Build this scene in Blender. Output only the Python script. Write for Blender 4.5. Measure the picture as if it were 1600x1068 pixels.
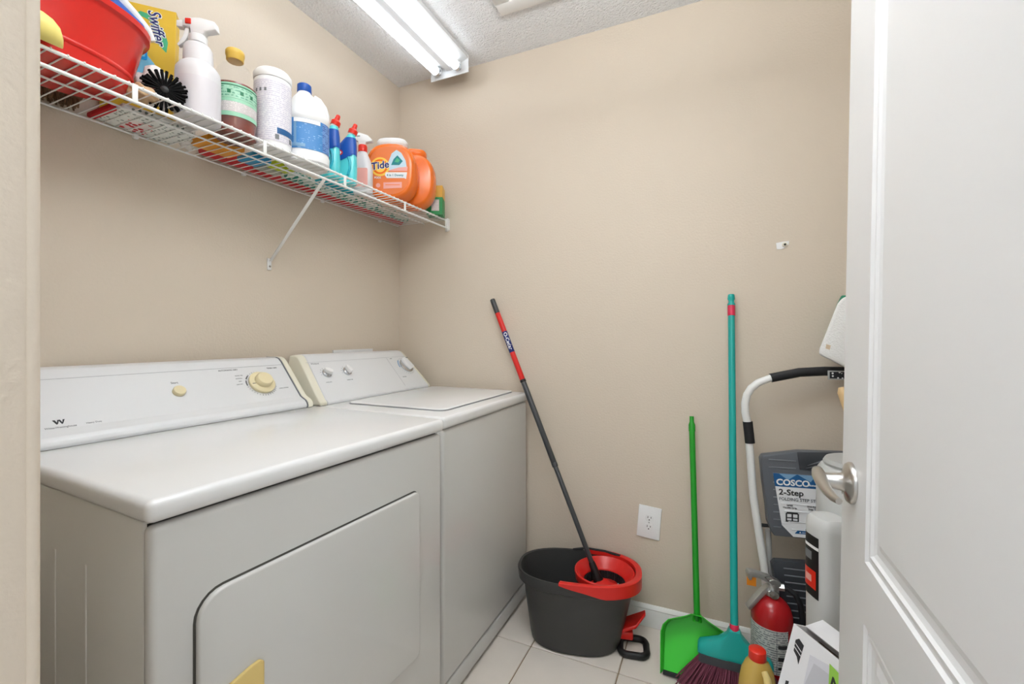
import bpy, bmesh, math, random
from mathutils import Vector, Matrix, Euler
random.seed(7)
S = bpy.context.scene
for o in list(bpy.data.objects):
    bpy.data.objects.remove(o)
C = S.collection
R = math.radians
PI = math.pi

# ------------------------------------------------------------------ camera, world, light, exposure
cam = bpy.data.cameras.new('camera')
cam.sensor_width = 36.0
cam.sensor_fit = 'HORIZONTAL'
cam.lens = 694.0 / 1600 * 36
cam.shift_y = -9.5 / 1600
cam.clip_start = 0.02
camo = bpy.data.objects.new('camera', cam)
camo.location = (1.4802, -1.8474, 1.1585)
camo.rotation_euler = (R(90), 0, R(24.43))
C.objects.link(camo)
S.camera = camo

W = bpy.data.worlds.new('world')
S.world = W
W.use_nodes = True
W.node_tree.nodes['Background'].inputs['Color'].default_value = (0.93, 0.97, 1.0, 1)
W.node_tree.nodes['Background'].inputs['Strength'].default_value = 0.85

def area(name, loc, rot, sx, sy, power, col):
    l = bpy.data.lights.new(name, 'AREA')
    l.shape = 'RECTANGLE'; l.size = sx; l.size_y = sy; l.energy = power; l.color = col
    o = bpy.data.objects.new(name, l); o.location = loc; o.rotation_euler = rot
    C.objects.link(o)
    return o
# unseen fill light added in the hall behind the camera, aimed through the doorway
area('hall_fill', (1.35, -2.75, 2.35), (R(52), 0, 0), 1.1, 0.7, 11, (0.94, 0.975, 1.0))
# photographer's flash held up and bounced off the ceiling, above the frame
area('bounce_flash', (1.25, -1.25, 2.12), (R(180), 0, 0), 0.5, 0.5, 31, (0.90, 0.955, 1.0))
TUBE_STRENGTH = 4.5

S.view_settings.view_transform = 'Standard'
S.view_settings.look = 'None'
S.view_settings.gamma = 1.0
S.view_settings.use_curve_mapping = False
S.view_settings.exposure = 0.0

# ------------------------------------------------------------------ materials
def lin(c):
    def f(v):
        v /= 255.0
        return v / 12.92 if v <= 0.04045 else ((v + 0.055) / 1.055) ** 2.4
    return (f(c[0]), f(c[1]), f(c[2]), 1.0)

def mat(name, rgb, rough=0.5, metal=0.0, spec=0.5, bump=0.0, bscale=200.0, vary=0.0, vscale=6.0, alpha=1.0,
        trans=0.0, emit=0.0, coat=0.0, bdetail=2.0, ior=1.45):
    m = bpy.data.materials.new(name)
    m.use_nodes = True
    nt = m.node_tree
    b = nt.nodes['Principled BSDF']
    b.inputs['Base Color'].default_value = lin(rgb)
    b.inputs['Roughness'].default_value = rough
    b.inputs['Metallic'].default_value = metal
    b.inputs['Specular IOR Level'].default_value = spec
    b.inputs['Alpha'].default_value = alpha
    b.inputs['Transmission Weight'].default_value = trans
    b.inputs['IOR'].default_value = ior
    b.inputs['Coat Weight'].default_value = coat
    b.inputs['Coat Roughness'].default_value = 0.08
    if emit:
        b.inputs['Emission Color'].default_value = lin(rgb)
        b.inputs['Emission Strength'].default_value = emit
    tc = nt.nodes.new('ShaderNodeTexCoord')
    if vary:
        n = nt.nodes.new('ShaderNodeTexNoise')
        n.inputs['Scale'].default_value = vscale
        n.inputs['Detail'].default_value = 5
        nt.links.new(tc.outputs['Object'], n.inputs['Vector'])
        mx = nt.nodes.new('ShaderNodeMix'); mx.data_type = 'RGBA'
        c = lin(rgb)
        mx.inputs['A'].default_value = tuple(max(0, v * (1 - vary)) for v in c[:3]) + (1,)
        mx.inputs['B'].default_value = tuple(min(1, v * (1 + vary)) for v in c[:3]) + (1,)
        nt.links.new(n.outputs['Fac'], mx.inputs['Factor'])
        nt.links.new(mx.outputs['Result'], b.inputs['Base Color'])
    if bump:
        n = nt.nodes.new('ShaderNodeTexNoise')
        n.inputs['Scale'].default_value = bscale
        n.inputs['Detail'].default_value = bdetail
        nt.links.new(tc.outputs['Object'], n.inputs['Vector'])
        bp = nt.nodes.new('ShaderNodeBump')
        bp.inputs['Strength'].default_value = bump
        bp.inputs['Distance'].default_value = 0.012 if name == 'popcorn_ceiling' else 0.004
        nt.links.new(n.outputs['Fac'], bp.inputs['Height'])
        nt.links.new(bp.outputs['Normal'], b.inputs['Normal'])
    return m

def print_mat(name, base, ink, row=0.006, hscale=160.0, thresh=0.45, fill=0.5, rough=0.45):
    """small unreadable print: rows of broken ink on a label"""
    m = mat(name, base, rough)
    nt = m.node_tree
    b = nt.nodes['Principled BSDF']
    tc = nt.nodes.new('ShaderNodeTexCoord')
    sp = nt.nodes.new('ShaderNodeSeparateXYZ')
    nt.links.new(tc.outputs['Object'], sp.inputs[0])
    d = nt.nodes.new('ShaderNodeMath'); d.operation = 'DIVIDE'; d.inputs[1].default_value = row
    nt.links.new(sp.outputs['Z'], d.inputs[0])
    fr = nt.nodes.new('ShaderNodeMath'); fr.operation = 'FRACT'
    nt.links.new(d.outputs[0], fr.inputs[0])
    g = nt.nodes.new('ShaderNodeMath'); g.operation = 'LESS_THAN'; g.inputs[1].default_value = fill
    nt.links.new(fr.outputs[0], g.inputs[0])
    n = nt.nodes.new('ShaderNodeTexNoise'); n.inputs['Scale'].default_value = hscale
    nt.links.new(tc.outputs['Object'], n.inputs['Vector'])
    g2 = nt.nodes.new('ShaderNodeMath'); g2.operation = 'GREATER_THAN'; g2.inputs[1].default_value = thresh
    nt.links.new(n.outputs['Fac'], g2.inputs[0])
    mu = nt.nodes.new('ShaderNodeMath'); mu.operation = 'MULTIPLY'
    nt.links.new(g.outputs[0], mu.inputs[0]); nt.links.new(g2.outputs[0], mu.inputs[1])
    mx = nt.nodes.new('ShaderNodeMix'); mx.data_type = 'RGBA'
    mx.inputs['A'].default_value = lin(base); mx.inputs['B'].default_value = lin(ink)
    nt.links.new(mu.outputs[0], mx.inputs['Factor'])
    nt.links.new(mx.outputs['Result'], b.inputs['Base Color'])
    return m

def spot_mat(name, base, ink, scale=60, thresh=0.3, rough=0.8):
    m = mat(name, base, rough)
    nt = m.node_tree
    b = nt.nodes['Principled BSDF']
    tc = nt.nodes.new('ShaderNodeTexCoord')
    v = nt.nodes.new('ShaderNodeTexVoronoi'); v.inputs['Scale'].default_value = scale
    v.inputs['Randomness'].default_value = 0.5
    nt.links.new(tc.outputs['Object'], v.inputs['Vector'])
    g = nt.nodes.new('ShaderNodeMath'); g.operation = 'LESS_THAN'; g.inputs[1].default_value = thresh
    nt.links.new(v.outputs['Distance'], g.inputs[0])
    mx = nt.nodes.new('ShaderNodeMix'); mx.data_type = 'RGBA'
    mx.inputs['A'].default_value = lin(base); mx.inputs['B'].default_value = lin(ink)
    nt.links.new(g.outputs[0], mx.inputs['Factor'])
    nt.links.new(mx.outputs['Result'], b.inputs['Base Color'])
    return m

M = {}
M['wall'] = mat('wall_paint', (212, 199, 182), 0.6, bump=0.22, bscale=130, bdetail=3)
M['ceiling'] = mat('popcorn_ceiling', (244, 245, 246), 0.9, bump=1.0, bscale=110, bdetail=4)
M['trim'] = mat('trim_paint', (232, 231, 228), 0.4)
M['door'] = mat('door_paint', (228, 228, 228), 0.38, bump=0.03, bscale=60)
M['tile'] = mat('floor_tile', (224, 215, 205), 0.35, vary=0.07, vscale=9, bump=0.05, bscale=40)
M['grout'] = mat('grout', (150, 132, 108), 0.9, bump=0.4, bscale=300)
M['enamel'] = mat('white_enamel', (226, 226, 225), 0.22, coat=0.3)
M['enamel_shaded'] = mat('white_enamel_shaded', (203, 202, 198), 0.25, coat=0.25)  # same enamel greyed for the fronts, their shade put into the colour
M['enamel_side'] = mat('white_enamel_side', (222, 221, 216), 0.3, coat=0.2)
M['panel'] = mat('console_white', (224, 225, 226), 0.3)
M['cream'] = mat('yellowed_plastic', (230, 226, 208), 0.4)
M['knob_cream'] = mat('cream_knob', (228, 215, 175), 0.35)
M['handle_yellow'] = mat('yellowed_handle', (214, 188, 120), 0.4)
M['gap'] = mat('dark_gap', (40, 34, 28), 0.8)
M['greygap'] = mat('grey_gap', (84, 82, 76), 0.8)
M['line'] = mat('faint_line', (196, 197, 200), 0.5)
M['ink'] = mat('black_ink', (48, 48, 50), 0.6)
M['greyink'] = mat('grey_ink', (120, 122, 126), 0.6)
M['chrome'] = mat('chrome', (205, 208, 212), 0.15, metal=1.0)
M['nickel'] = mat('satin_nickel', (192, 190, 186), 0.28, metal=1.0)
M['whitewire'] = mat('white_vinyl_wire', (238, 238, 236), 0.35)
M['tube'] = mat('fluorescent_tube', (240, 248, 255), 0.5, emit=TUBE_STRENGTH)
M['fixture'] = mat('fixture_white', (216, 216, 216), 0.4)
M['red'] = mat('red_plastic', (214, 40, 34), 0.28)
M['redtub'] = mat('red_tub_plastic', (216, 44, 38), 0.22, coat=0.2)
M['bucket'] = mat('charcoal_plastic', (58, 58, 57), 0.42, bump=0.05, bscale=400)
M['black'] = mat('black_plastic', (18, 18, 19), 0.5)
M['bristle_black'] = mat('black_bristle', (9, 9, 10), 0.75, spec=0.2)
M['blackrub'] = mat('black_rubber', (30, 31, 34), 0.6)
M['pole'] = mat('dark_grey_pole', (64, 66, 68), 0.35)
M['navy'] = mat('navy_label', (28, 42, 110), 0.4)
M['white'] = mat('white_plastic', (236, 236, 236), 0.35)
M['whitetext'] = mat('white_ink', (242, 242, 242), 0.5)
M['teal'] = mat('teal_plastic', (22, 160, 152), 0.35)
M['pink'] = mat('raspberry_band', (206, 42, 76), 0.4)
M['green'] = mat('bright_green_plastic', (66, 212, 58), 0.33)
M['greenpole'] = mat('green_pole', (30, 150, 38), 0.35)
M['maroon'] = mat('maroon_bristle', (122, 60, 80), 0.6)
M['stoolwhite'] = mat('white_tube', (232, 232, 230), 0.3)
M['stoolgrey'] = mat('grey_step_plastic', (90, 94, 100), 0.45, bump=0.05, bscale=500)
M['stooldark'] = mat('dark_step_plastic', (58, 61, 66), 0.5)
M['stoolrib'] = mat('grey_rib_plastic', (122, 126, 132), 0.45)
M['labelwhite'] = mat('white_label', (232, 233, 235), 0.4)
M['labelblue'] = mat('blue_label', (34, 92, 146), 0.4)
M['labelblue2'] = mat('pale_blue_label', (126, 166, 200), 0.4)
M['extred'] = mat('extinguisher_red', (178, 24, 30), 0.25, coat=0.3)
M['extlabel'] = print_mat('extinguisher_print', (208, 208, 204), (136, 138, 140), 0.0075, 150, 0.45, 0.55)
M['metalgrey'] = mat('cast_aluminium', (196, 196, 194), 0.35, metal=0.8)
M['grapl'] = mat('pale_grey_plastic', (204, 205, 203), 0.35)
M['grapl2'] = mat('mid_grey_plastic', (176, 177, 175), 0.4)
M['gold'] = mat('gold_jug_plastic', (196, 164, 84), 0.25)
M['goldpale'] = mat('gold_jug_handle', (222, 200, 130), 0.3)
M['redcap'] = mat('red_cap', (226, 46, 28), 0.3)
M['carton'] = mat('white_carton', (232, 232, 234), 0.45)
M['cartonin'] = mat('brown_carton_inside', (120, 104, 90), 0.8)
M['cartongrey'] = mat('carton_grey_picture', (196, 196, 202), 0.45)
M['cartonmid'] = mat('carton_mid_picture', (214, 214, 220), 0.45)
M['lime'] = mat('lime_print', (150, 200, 80), 0.45)
M['terry'] = mat('white_terry', (238, 238, 236), 0.95, bump=0.7, bscale=220)
M['dgreen'] = mat('dark_green_plastic', (22, 126, 92), 0.4)
M['wood'] = mat('pale_wood', (222, 190, 140), 0.5, vary=0.1, vscale=20)
M['darkwood'] = mat('brown_wood', (120, 92, 66), 0.6, vary=0.2, vscale=25)
M['tan'] = mat('tan_cloth', (196, 164, 128), 0.9, bump=0.4, bscale=120)
M['rag'] = mat('white_rag', (232, 228, 224), 0.95, bump=0.5, bscale=120)
M['yellow'] = mat('pale_yellow_plastic', (238, 222, 128), 0.35)
M['box_yellow'] = mat('yellow_carton', (224, 184, 56), 0.4)
M['box_side'] = mat('yellow_carton_side', (216, 160, 40), 0.4)
M['box_blue'] = mat('carton_sky_blue', (130, 200, 230), 0.45, vary=0.15, vscale=40)
M['box_brown'] = mat('carton_brown_picture', (150, 112, 76), 0.5, vary=0.3, vscale=40)
M['box_green'] = mat('carton_leaf_green', (70, 176, 130), 0.45)
M['orange_print'] = mat('carton_orange_print', (232, 140, 30), 0.45)
M['bluepl'] = mat('blue_plastic', (22, 84, 176), 0.35)
M['skyblue'] = mat('sky_blue_plastic', (30, 156, 226), 0.35)
M['milky'] = mat('milky_plastic', (228, 226, 228), 0.3, alpha=0.9)
M['milky2'] = mat('milky_liquid', (214, 210, 214), 0.35)
M['clear'] = mat('clear_plastic', (238, 236, 232), 0.06, alpha=0.07)
M['amber'] = mat('amber_liquid', (112, 32, 12), 0.12, coat=0.15)
M['amberlabel'] = print_mat('green_label_print', (168, 214, 188), (110, 172, 142), 0.008, 160, 0.5, 0.5)
M['amberlabel2'] = print_mat('pale_label_print', (222, 216, 214), (188, 180, 180), 0.004, 260, 0.42, 0.5)
M['mint'] = mat('mint_label', (158, 212, 182), 0.4)
M['greenink'] = mat('green_ink', (40, 120, 84), 0.5)
M['capyellow'] = mat('yellow_cap', (226, 186, 84), 0.35)
M['canlabel'] = print_mat('lilac_label_print', (228, 225, 230), (202, 198, 212), 0.006, 200, 0.45, 0.5)
M['bleachlabel'] = print_mat('blue_label_print', (74, 138, 200), (150, 190, 226), 0.007, 110, 0.60, 0.35)
M['bleachside'] = print_mat('blue_label_small_print', (110, 150, 206), (60, 90, 160), 0.006, 120, 0.5, 0.5)
M['aqua'] = mat('aqua_bottle', (90, 214, 220), 0.2, coat=0.4)
M['aqua2'] = mat('aqua_deep', (30, 176, 196), 0.25)
M['tideorange'] = mat('orange_tub', (240, 116, 28), 0.25, coat=0.3)
M['tidelabel'] = mat('orange_label', (236, 128, 70), 0.35)
M['tideyellow'] = mat('yellow_ring', (252, 206, 84), 0.4)
M['tidepink'] = mat('pink_label', (238, 170, 160), 0.4)
M['tidesky'] = mat('pale_sky_label', (196, 220, 234), 0.4, vary=0.1, vscale=30)
M['tealink'] = mat('teal_ink', (20, 128, 136), 0.4)
M['smallgreen'] = mat('green_box_print', (40, 140, 80), 0.45)
M['smallyellow'] = mat('yellow_box_print', (222, 172, 70), 0.45)
M['hearts'] = spot_mat('mitt_print', (230, 232, 228), (130, 142, 136), 80, 0.30)
M['hearts2'] = spot_mat('mitt_heart_print', (232, 222, 220), (200, 34, 46), 62, 0.42)
M['redcloth'] = mat('red_cloth', (196, 30, 38), 0.85, bump=0.3, bscale=150)
M['redroll'] = spot_mat('red_wrap', (202, 42, 46), (226, 90, 84), 45, 0.2, 0.4)
M['greenroll'] = spot_mat('patterned_wrap', (196, 206, 196), (60, 140, 120), 40, 0.45, 0.4)
M['sponge_o'] = spot_mat('orange_pack', (236, 160, 50), (40, 30, 20), 30, 0.12, 0.4)
M['sponge_l'] = spot_mat('lime_pack', (206, 220, 40), (60, 70, 10), 45, 0.14, 0.4)
M['pack_b'] = mat('blue_pack', (40, 150, 200), 0.3)
M['beigegrey'] = mat('grey_pack', (170, 172, 160), 0.5)

# ------------------------------------------------------------------ geometry helpers
class B:
    """collects shapes in one bmesh"""
    def __init__(s):
        s.bm = bmesh.new()
    def _xf(s, vs, mtx):
        if mtx is not None:
            for v in vs:
                v.co = mtx @ v.co
    def box(s, c, d, mtx=None, bev=0.0, seg=2):
        r = bmesh.ops.create_cube(s.bm, size=1.0)
        vs = r['verts']
        for v in vs:
            v.co = Vector((c[0] + v.co.x * d[0], c[1] + v.co.y * d[1], c[2] + v.co.z * d[2]))
        if bev > 0:
            es = list({e for v in vs for e in v.link_edges})
            rr = bmesh.ops.bevel(s.bm, geom=es, offset=bev, segments=seg, affect='EDGES', profile=0.5)
            vs = list({v for f in rr['faces'] for v in f.verts} | {v for v in vs if v.is_valid})
        s._xf(vs, mtx)
        return s
    def loops(s, rings, cap0=True, cap1=True, closed=True):
        rv = [[s.bm.verts.new(p) for p in r] for r in rings]
        n = len(rv[0])
        for a, b in zip(rv[:-1], rv[1:]):
            for i in range(n if closed else n - 1):
                j = (i + 1) % n
                try:
                    s.bm.faces.new((a[i], a[j], b[j], b[i]))
                except ValueError:
                    pass
        if cap0: s.bm.faces.new(list(reversed(rv[0])))
        if cap1: s.bm.faces.new(rv[-1])
        return s
    def lathe(s, prof, seg=32, c=(0, 0), mtx=None, cap0=True, cap1=True):
        rings = []
        for r, z in prof:
            ring = []
            for i in range(seg):
                a = 2 * PI * i / seg
                p = Vector((c[0] + r * math.cos(a), c[1] + r * math.sin(a), z))
                ring.append(mtx @ p if mtx is not None else p)
            rings.append(ring)
        return s.loops(rings, cap0, cap1)
    def cyl(s, a, b, r0, r1=None, seg=16):
        r1 = r0 if r1 is None else r1
        return s.tube([a, b], [r0, r1], seg)
    def tube(s, pts, r, seg=12, closed=False, cap=True):
        pts = [Vector(p) for p in pts]
        n = len(pts)
        rr = r if isinstance(r, (list, tuple)) else [r] * n
        up = None
        rings = []
        for i, p in enumerate(pts):
            if closed:
                t = pts[(i + 1) % n] - pts[i - 1]
            else:
                t = pts[min(i + 1, n - 1)] - pts[max(i - 1, 0)]
            t.normalize()
            if up is None:
                up = t.orthogonal().normalized()
            up = (up - t * up.dot(t)).normalized()
            sd = t.cross(up)
            rings.append([p + (up * math.cos(2 * PI * k / seg) + sd * math.sin(2 * PI * k / seg)) * rr[i] for k in range(seg)])
        if closed:
            rings.append(rings[0])
            return s.loops(rings, False, False)
        return s.loops(rings, cap, cap)
    def prism(s, poly, h, mtx=None, z0=0.0):
        """polygon in local xy extruded along local z"""
        a = [Vector((p[0], p[1], z0)) for p in poly]
        b = [Vector((p[0], p[1], z0 + h)) for p in poly]
        if mtx is not None:
            a = [mtx @ v for v in a]; b = [mtx @ v for v in b]
        return s.loops([a, b])
    def bevel_all(s, off, seg=2, ang=40):
        bmesh.ops.remove_doubles(s.bm, verts=s.bm.verts, dist=1e-6)
        s.bm.normal_update()
        es = [e for e in s.bm.edges if len(e.link_faces) == 2 and e.calc_face_angle(0) > R(ang)]
        bmesh.ops.bevel(s.bm, geom=es, offset=off, segments=seg, affect='EDGES', profile=0.5, clamp_overlap=True)
        return s

def sup(a, b, n, z, c=(0, 0), seg=48, rot=0.0):
    """superellipse ring"""
    out = []
    for i in range(seg):
        t = 2 * PI * i / seg
        ct, st = math.cos(t), math.sin(t)
        x = a * math.copysign(abs(ct) ** (2 / n), ct)
        y = b * math.copysign(abs(st) ** (2 / n), st)
        xr = x * math.cos(rot) - y * math.sin(rot); yr = x * math.sin(rot) + y * math.cos(rot)
        out.append(Vector((c[0] + xr, c[1] + yr, z)))
    return out

def rrect(x0, x1, z0, z1, r, seg=5):
    if not isinstance(r, (list, tuple)): r = [r] * 4
    pts = []
    for (cx, cz, a0, q) in ((x1 - r[0], z1 - r[0], 0, r[0]), (x0 + r[1], z1 - r[1], 90, r[1]), (x0 + r[2], z0 + r[2], 180, r[2]), (x1 - r[3], z0 + r[3], 270, r[3])):
        for k in range(seg + 1):
            a = R(a0 + 90 * k / seg)
            pts.append((cx + q * math.cos(a), cz + q * math.sin(a)))
    return pts

def frame(o, x, y):
    """matrix with local x, y axes and z = x cross y"""
    x = Vector(x).normalized(); y = Vector(y); y = (y - x * y.dot(x)).normalized(); z = x.cross(y)
    m = Matrix.Identity(4)
    for i in range(3):
        m[i][0] = x[i]; m[i][1] = y[i]; m[i][2] = z[i]; m[i][3] = o[i]
    return m

def obj(name, b, m, parent=None, smooth=40, loc=None, label=None):
    bm = b.bm if isinstance(b, B) else b
    bmesh.ops.recalc_face_normals(bm, faces=bm.faces)
    me = bpy.data.meshes.new(name)
    bm.to_mesh(me); bm.free()
    me.materials.append(m)
    if smooth:
        me.polygons.foreach_set('use_smooth', [True] * len(me.polygons))
        me.set_sharp_from_angle(angle=R(smooth))
    o = bpy.data.objects.new(name, me)
    C.objects.link(o)
    if parent: o.parent = parent
    if loc: o.location = loc
    if label: o['label'] = label
    return o

def thing(name, label, cat, loc=(0, 0, 0), rot=(0, 0, 0), group=None):
    o = bpy.data.objects.new(name, None)
    o.empty_display_size = 0.05
    o.location = loc; o.rotation_euler = rot
    C.objects.link(o)
    o['label'] = label; o['category'] = cat
    if group: o['group'] = group
    return o

def tag(o, label, cat, group=None):
    o['label'] = label; o['category'] = cat
    if group: o['group'] = group
    return o

def struct(o):
    o['kind'] = 'structure'
    return o

def text(name, s, size, m, parent, mtx, ext=0.0004, shear=0.0, bold=0.0, align='LEFT', sx=1.0, wrap=None):
    cu = bpy.data.curves.new(name, 'FONT')
    cu.body = s; cu.size = size; cu.extrude = ext; cu.shear = shear; cu.offset = bold
    cu.align_x = align; cu.resolution_u = 3
    t = bpy.data.objects.new(name + '_curve', cu)
    C.objects.link(t)
    me = bpy.data.meshes.new_from_object(t)
    bpy.data.objects.remove(t)
    for v in me.vertices:
        p = Vector((v.co.x * sx, v.co.y, v.co.z))
        v.co = wrap(p) if wrap else mtx @ p
    me.name = name
    me.materials.clear(); me.materials.append(m)
    o = bpy.data.objects.new(name, me)
    C.objects.link(o)
    if parent: o.parent = parent
    return o

def cylpatch(r, z0, z1, a0, a1, c=(0, 0), seg=24, t=0.0006):
    """curved label on a cylinder, angles in degrees"""
    b = B()
    inner = []; outer = []
    rings = []
    for z, rr in ((z0, r), (z0, r + t), (z1, r + t), (z1, r)):
        rings.append([Vector((c[0] + rr * math.cos(R(a0 + (a1 - a0) * i / seg)), c[1] + rr * math.sin(R(a0 + (a1 - a0) * i / seg)), z)) for i in range(seg + 1)])
    b.loops(rings, False, False, closed=False)
    return b

def cylwrap(r, ang, z, c=(0, 0)):
    def f(p):
        a = R(ang) + p.x / r
        return Vector((c[0] + (r + p.z) * math.cos(a), c[1] + (r + p.z) * math.sin(a), z + p.y))
    return f

def arc(c, r, a0, a1, n, plane='xz'):
    out = []
    for i in range(n + 1):
        a = R(a0 + (a1 - a0) * i / n)
        u, v = r * math.cos(a), r * math.sin(a)
        out.append((c[0] + u, c[1], c[2] + v) if plane == 'xz' else ((c[0] + u, c[1] + v, c[2]) if plane == 'xy' else (c[0], c[1] + u, c[2] + v)))
    return out

# ------------------------------------------------------------------ setting
H = 2.44
XR = 2.30
YF = -1.676
JX = 0.97
HX = 1.745

def wall(name, x0, x1, y0, y1, z0, z1):
    b = B().box(((x0 + x1) / 2, (y0 + y1) / 2, (z0 + z1) / 2), (x1 - x0, y1 - y0, z1 - z0))
    return struct(obj(name, b, M['wall'], smooth=0))
wall('wall_left', -0.12, 0.0, YF - 0.12, 0.12, 0, H)
wall('wall_back', 0.0, XR + 0.12, 0.0, 0.12, 0, H)
wall('wall_right', XR, XR + 0.12, YF - 0.12, 0.0, 0, H)
b = B().box((JX / 2, YF - 0.06, H / 2), (JX, 0.12, H))
b.box(((HX + XR) / 2, YF - 0.06, H / 2), (XR - HX, 0.12, H))
b.box(((JX + HX) / 2, YF - 0.06, (2.06 + H) / 2), (HX - JX, 0.12, H - 2.06))
struct(obj('wall_front', b, M['wall'], smooth=0))
# rounded drywall corner bead of the opening
b = B().cyl((JX - 0.0015, YF - 0.0015, 0), (JX - 0.0015, YF - 0.0015, 2.06), 0.0045, seg=12)
struct(obj('trim_1', b, M['wall']))
b = B().box(((XR) / 2, YF / 2 - 0.06, H + 0.03), (XR + 0.24, -YF + 0.36, 0.06))
struct(obj('ceiling', b, M['ceiling'], smooth=0))
# floor: grout bed with single tiles
b = B().box((XR / 2, -1.6, -0.032), (XR + 0.24, 3.44, 0.056))
fl = struct(obj('floor', b, M['grout'], smooth=0))
GX, GY, TS, GAP = 0.858, -0.306, 0.3235, 0.0045
tile_cache = {}
def tile(x0, x1, y0, y1):
    w, d = round(x1 - x0, 4), round(y1 - y0, 4)
    if w < 0.02 or d < 0.02: return
    if (w, d) not in tile_cache:
        bb = B().box((0, 0, 0), (w, d, 0.008), bev=0.0016, seg=1)
        o = obj('tile', bb, M['tile'], fl, smooth=0)
        tile_cache[(w, d)] = o.data
        o.location = ((x0 + x1) / 2, (y0 + y1) / 2, -0.004)
    else:
        o = bpy.data.objects.new('tile', tile_cache[(w, d)])
        C.objects.link(o); o.parent = fl
        o.location = ((x0 + x1) / 2, (y0 + y1) / 2, -0.004)
xs = [GX + TS * k for k in range(-3, 6)]
ys = [GY + TS * k for k in range(-9, 2)]
for xa, xb in zip(xs[:-1], xs[1:]):
    for ya, yb in zip(ys[:-1], ys[1:]):
        x0 = max(xa + GAP / 2, 0.002); x1 = min(xb - GAP / 2, XR - 0.002)
        y0 = max(ya + GAP / 2, -3.2); y1 = min(yb - GAP / 2, -0.002)
        tile(x0, x1, y0, y1)

def baseboard(name, p0, p1, nrm):
    p0 = Vector(p0); p1 = Vector(p1); n = Vector(nrm)
    prof = [(0.0005, 0.001), (0.013, 0.001), (0.013, 0.062), (0.011, 0.068), (0.0125, 0.072), (0.009, 0.08), (0.004, 0.0855), (0.0005, 0.0855)]
    rings = [[p + n * a + Vector((0, 0, z)) for a, z in prof] for p in (p0, p1)]
    return struct(obj(name, B().loops(rings), M['trim'], smooth=25))
baseboard('baseboard_back', (0.001, 0, 0), (XR - 0.002, 0, 0), (0, -1, 0))
baseboard('baseboard_right', (XR, -0.016, 0), (XR, YF + 0.002, 0), (-1, 0, 0))

# door swung open against the right, latch edge leaning a little
door = B()
DW, DT = 0.765, 0.035
DZ0, DZ1 = 0.012, 2.03
HD = M['door']
def door_face(b, x, sgn):
    # local: x = depth (front at x, facing -x when sgn=-1), y from 0 (latch) to -DW (hinge)
    pans = [(-0.64, -0.135, 0.815, 1.90), (-0.64, -0.135, 0.22, 0.722)]
    ycuts = [-DW, -0.64, -0.135, 0.0]
    zcuts = [DZ0, 0.22, 0.722, 0.815, 1.90, DZ1]
    holes = {(1, 1), (1, 3)}
    vv = {}
    def V(y, z, d=0.0):
        k = (round(y, 5), round(z, 5), round(d, 5))
        if k not in vv: vv[k] = b.bm.verts.new((x - sgn * d, y, z))
        return vv[k]
    for i in range(3):
        for j in range(5):
            if (i, j) in holes: continue
            b.bm.faces.new([V(ycuts[i], zcuts[j]), V(ycuts[i + 1], zcuts[j]), V(ycuts[i + 1], zcuts[j + 1]), V(ycuts[i], zcuts[j + 1])])
    for (y0, y1, z0, z1) in pans:
        steps = [(0, 0), (0.003, 0.0045), (0.008, 0.006), (0.011, 0.003), (0.015, 0.0025), (0.018, 0.006), (0.024, 0.0085), (0.034, 0.0085), (0.046, 0.0045)]
        rg = []
        for ins, d in steps:
            rg.append([V(y0 + ins, z0 + ins, d), V(y1 - ins, z0 + ins, d), V(y1 - ins, z1 - ins, d), V(y0 + ins, z1 - ins, d)])
        for r0, r1 in zip(rg[:-1], rg[1:]):
            for k in range(4):
                b.bm.faces.new((r0[k], r0[(k + 1) % 4], r1[(k + 1) % 4], r1[k]))
        b.bm.faces.new(rg[-1])
door_face(door, 0.0, -1)
door_face(door, DT, 1)
for (ya, za, yb, zb) in ((0, DZ0, 0, DZ1), (-DW, DZ0, -DW, DZ1), (-DW, DZ0, 0, DZ0), (-DW, DZ1, 0, DZ1)):
    door.bm.faces.new([door.bm.verts.new(p) for p in ((0, ya, za), (0, yb, zb), (DT, yb, zb), (DT, ya, za))])
dr = struct(obj('door_1', door, HD, smooth=15))
dr.location = (1.6765, -0.875, 0.0)
dr.rotation_euler = (0, R(0.9), 0)
# lever handle, local to the door (front face x = 0 facing -x)
hy, hz = -0.062, 0.913
b = B().lathe([(0.0, -0.001), (0.034, 0.0), (0.034, 0.004), (0.031, 0.008), (0.018, 0.012), (0.0145, 0.016), (0.0125, 0.03), (0.0115, 0.046)], 32,
              mtx=frame((-0.0002, hy, hz), (0, -1, 0), (0, 0, 1)))
# local z of frame = (0,-1,0)x(0,0,1) = (-1,0,0)
hdl = obj('door_handle', b, M['nickel'], dr)
b = B().tube([(-0.043, hy + 0.024, hz + 0.009), (-0.046, hy + 0.014, hz + 0.010), (-0.047, hy, hz + 0.007), (-0.047, hy - 0.028, hz + 0.001), (-0.045, hy - 0.056, hz - 0.003), (-0.042, hy - 0.080, hz - 0.005), (-0.038, hy - 0.094, hz - 0.005)],
             [0.005, 0.009, 0.0105, 0.0095, 0.008, 0.0062, 0.005], seg=14)
obj('lever', b, M['nickel'], hdl)
b = B().lathe([(0.0, 0.0), (0.0035, 0.0), (0.0035, 0.002), (0.0, 0.003)], 12, mtx=frame((-0.0118, hy - 0.0, hz - 0.017), (0, -1, 0), (0, 0, 1)), cap0=False, cap1=False)
obj('set_screw', b, M['chrome'], hdl)
for hzz in (0.25, 1.0, 1.8):
    b = B().cyl((DT * 0.5, -DW - 0.004, hzz), (DT * 0.5, -DW - 0.004, hzz + 0.09), 0.006)
    obj('hinge', b, M['nickel'], dr)

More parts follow.
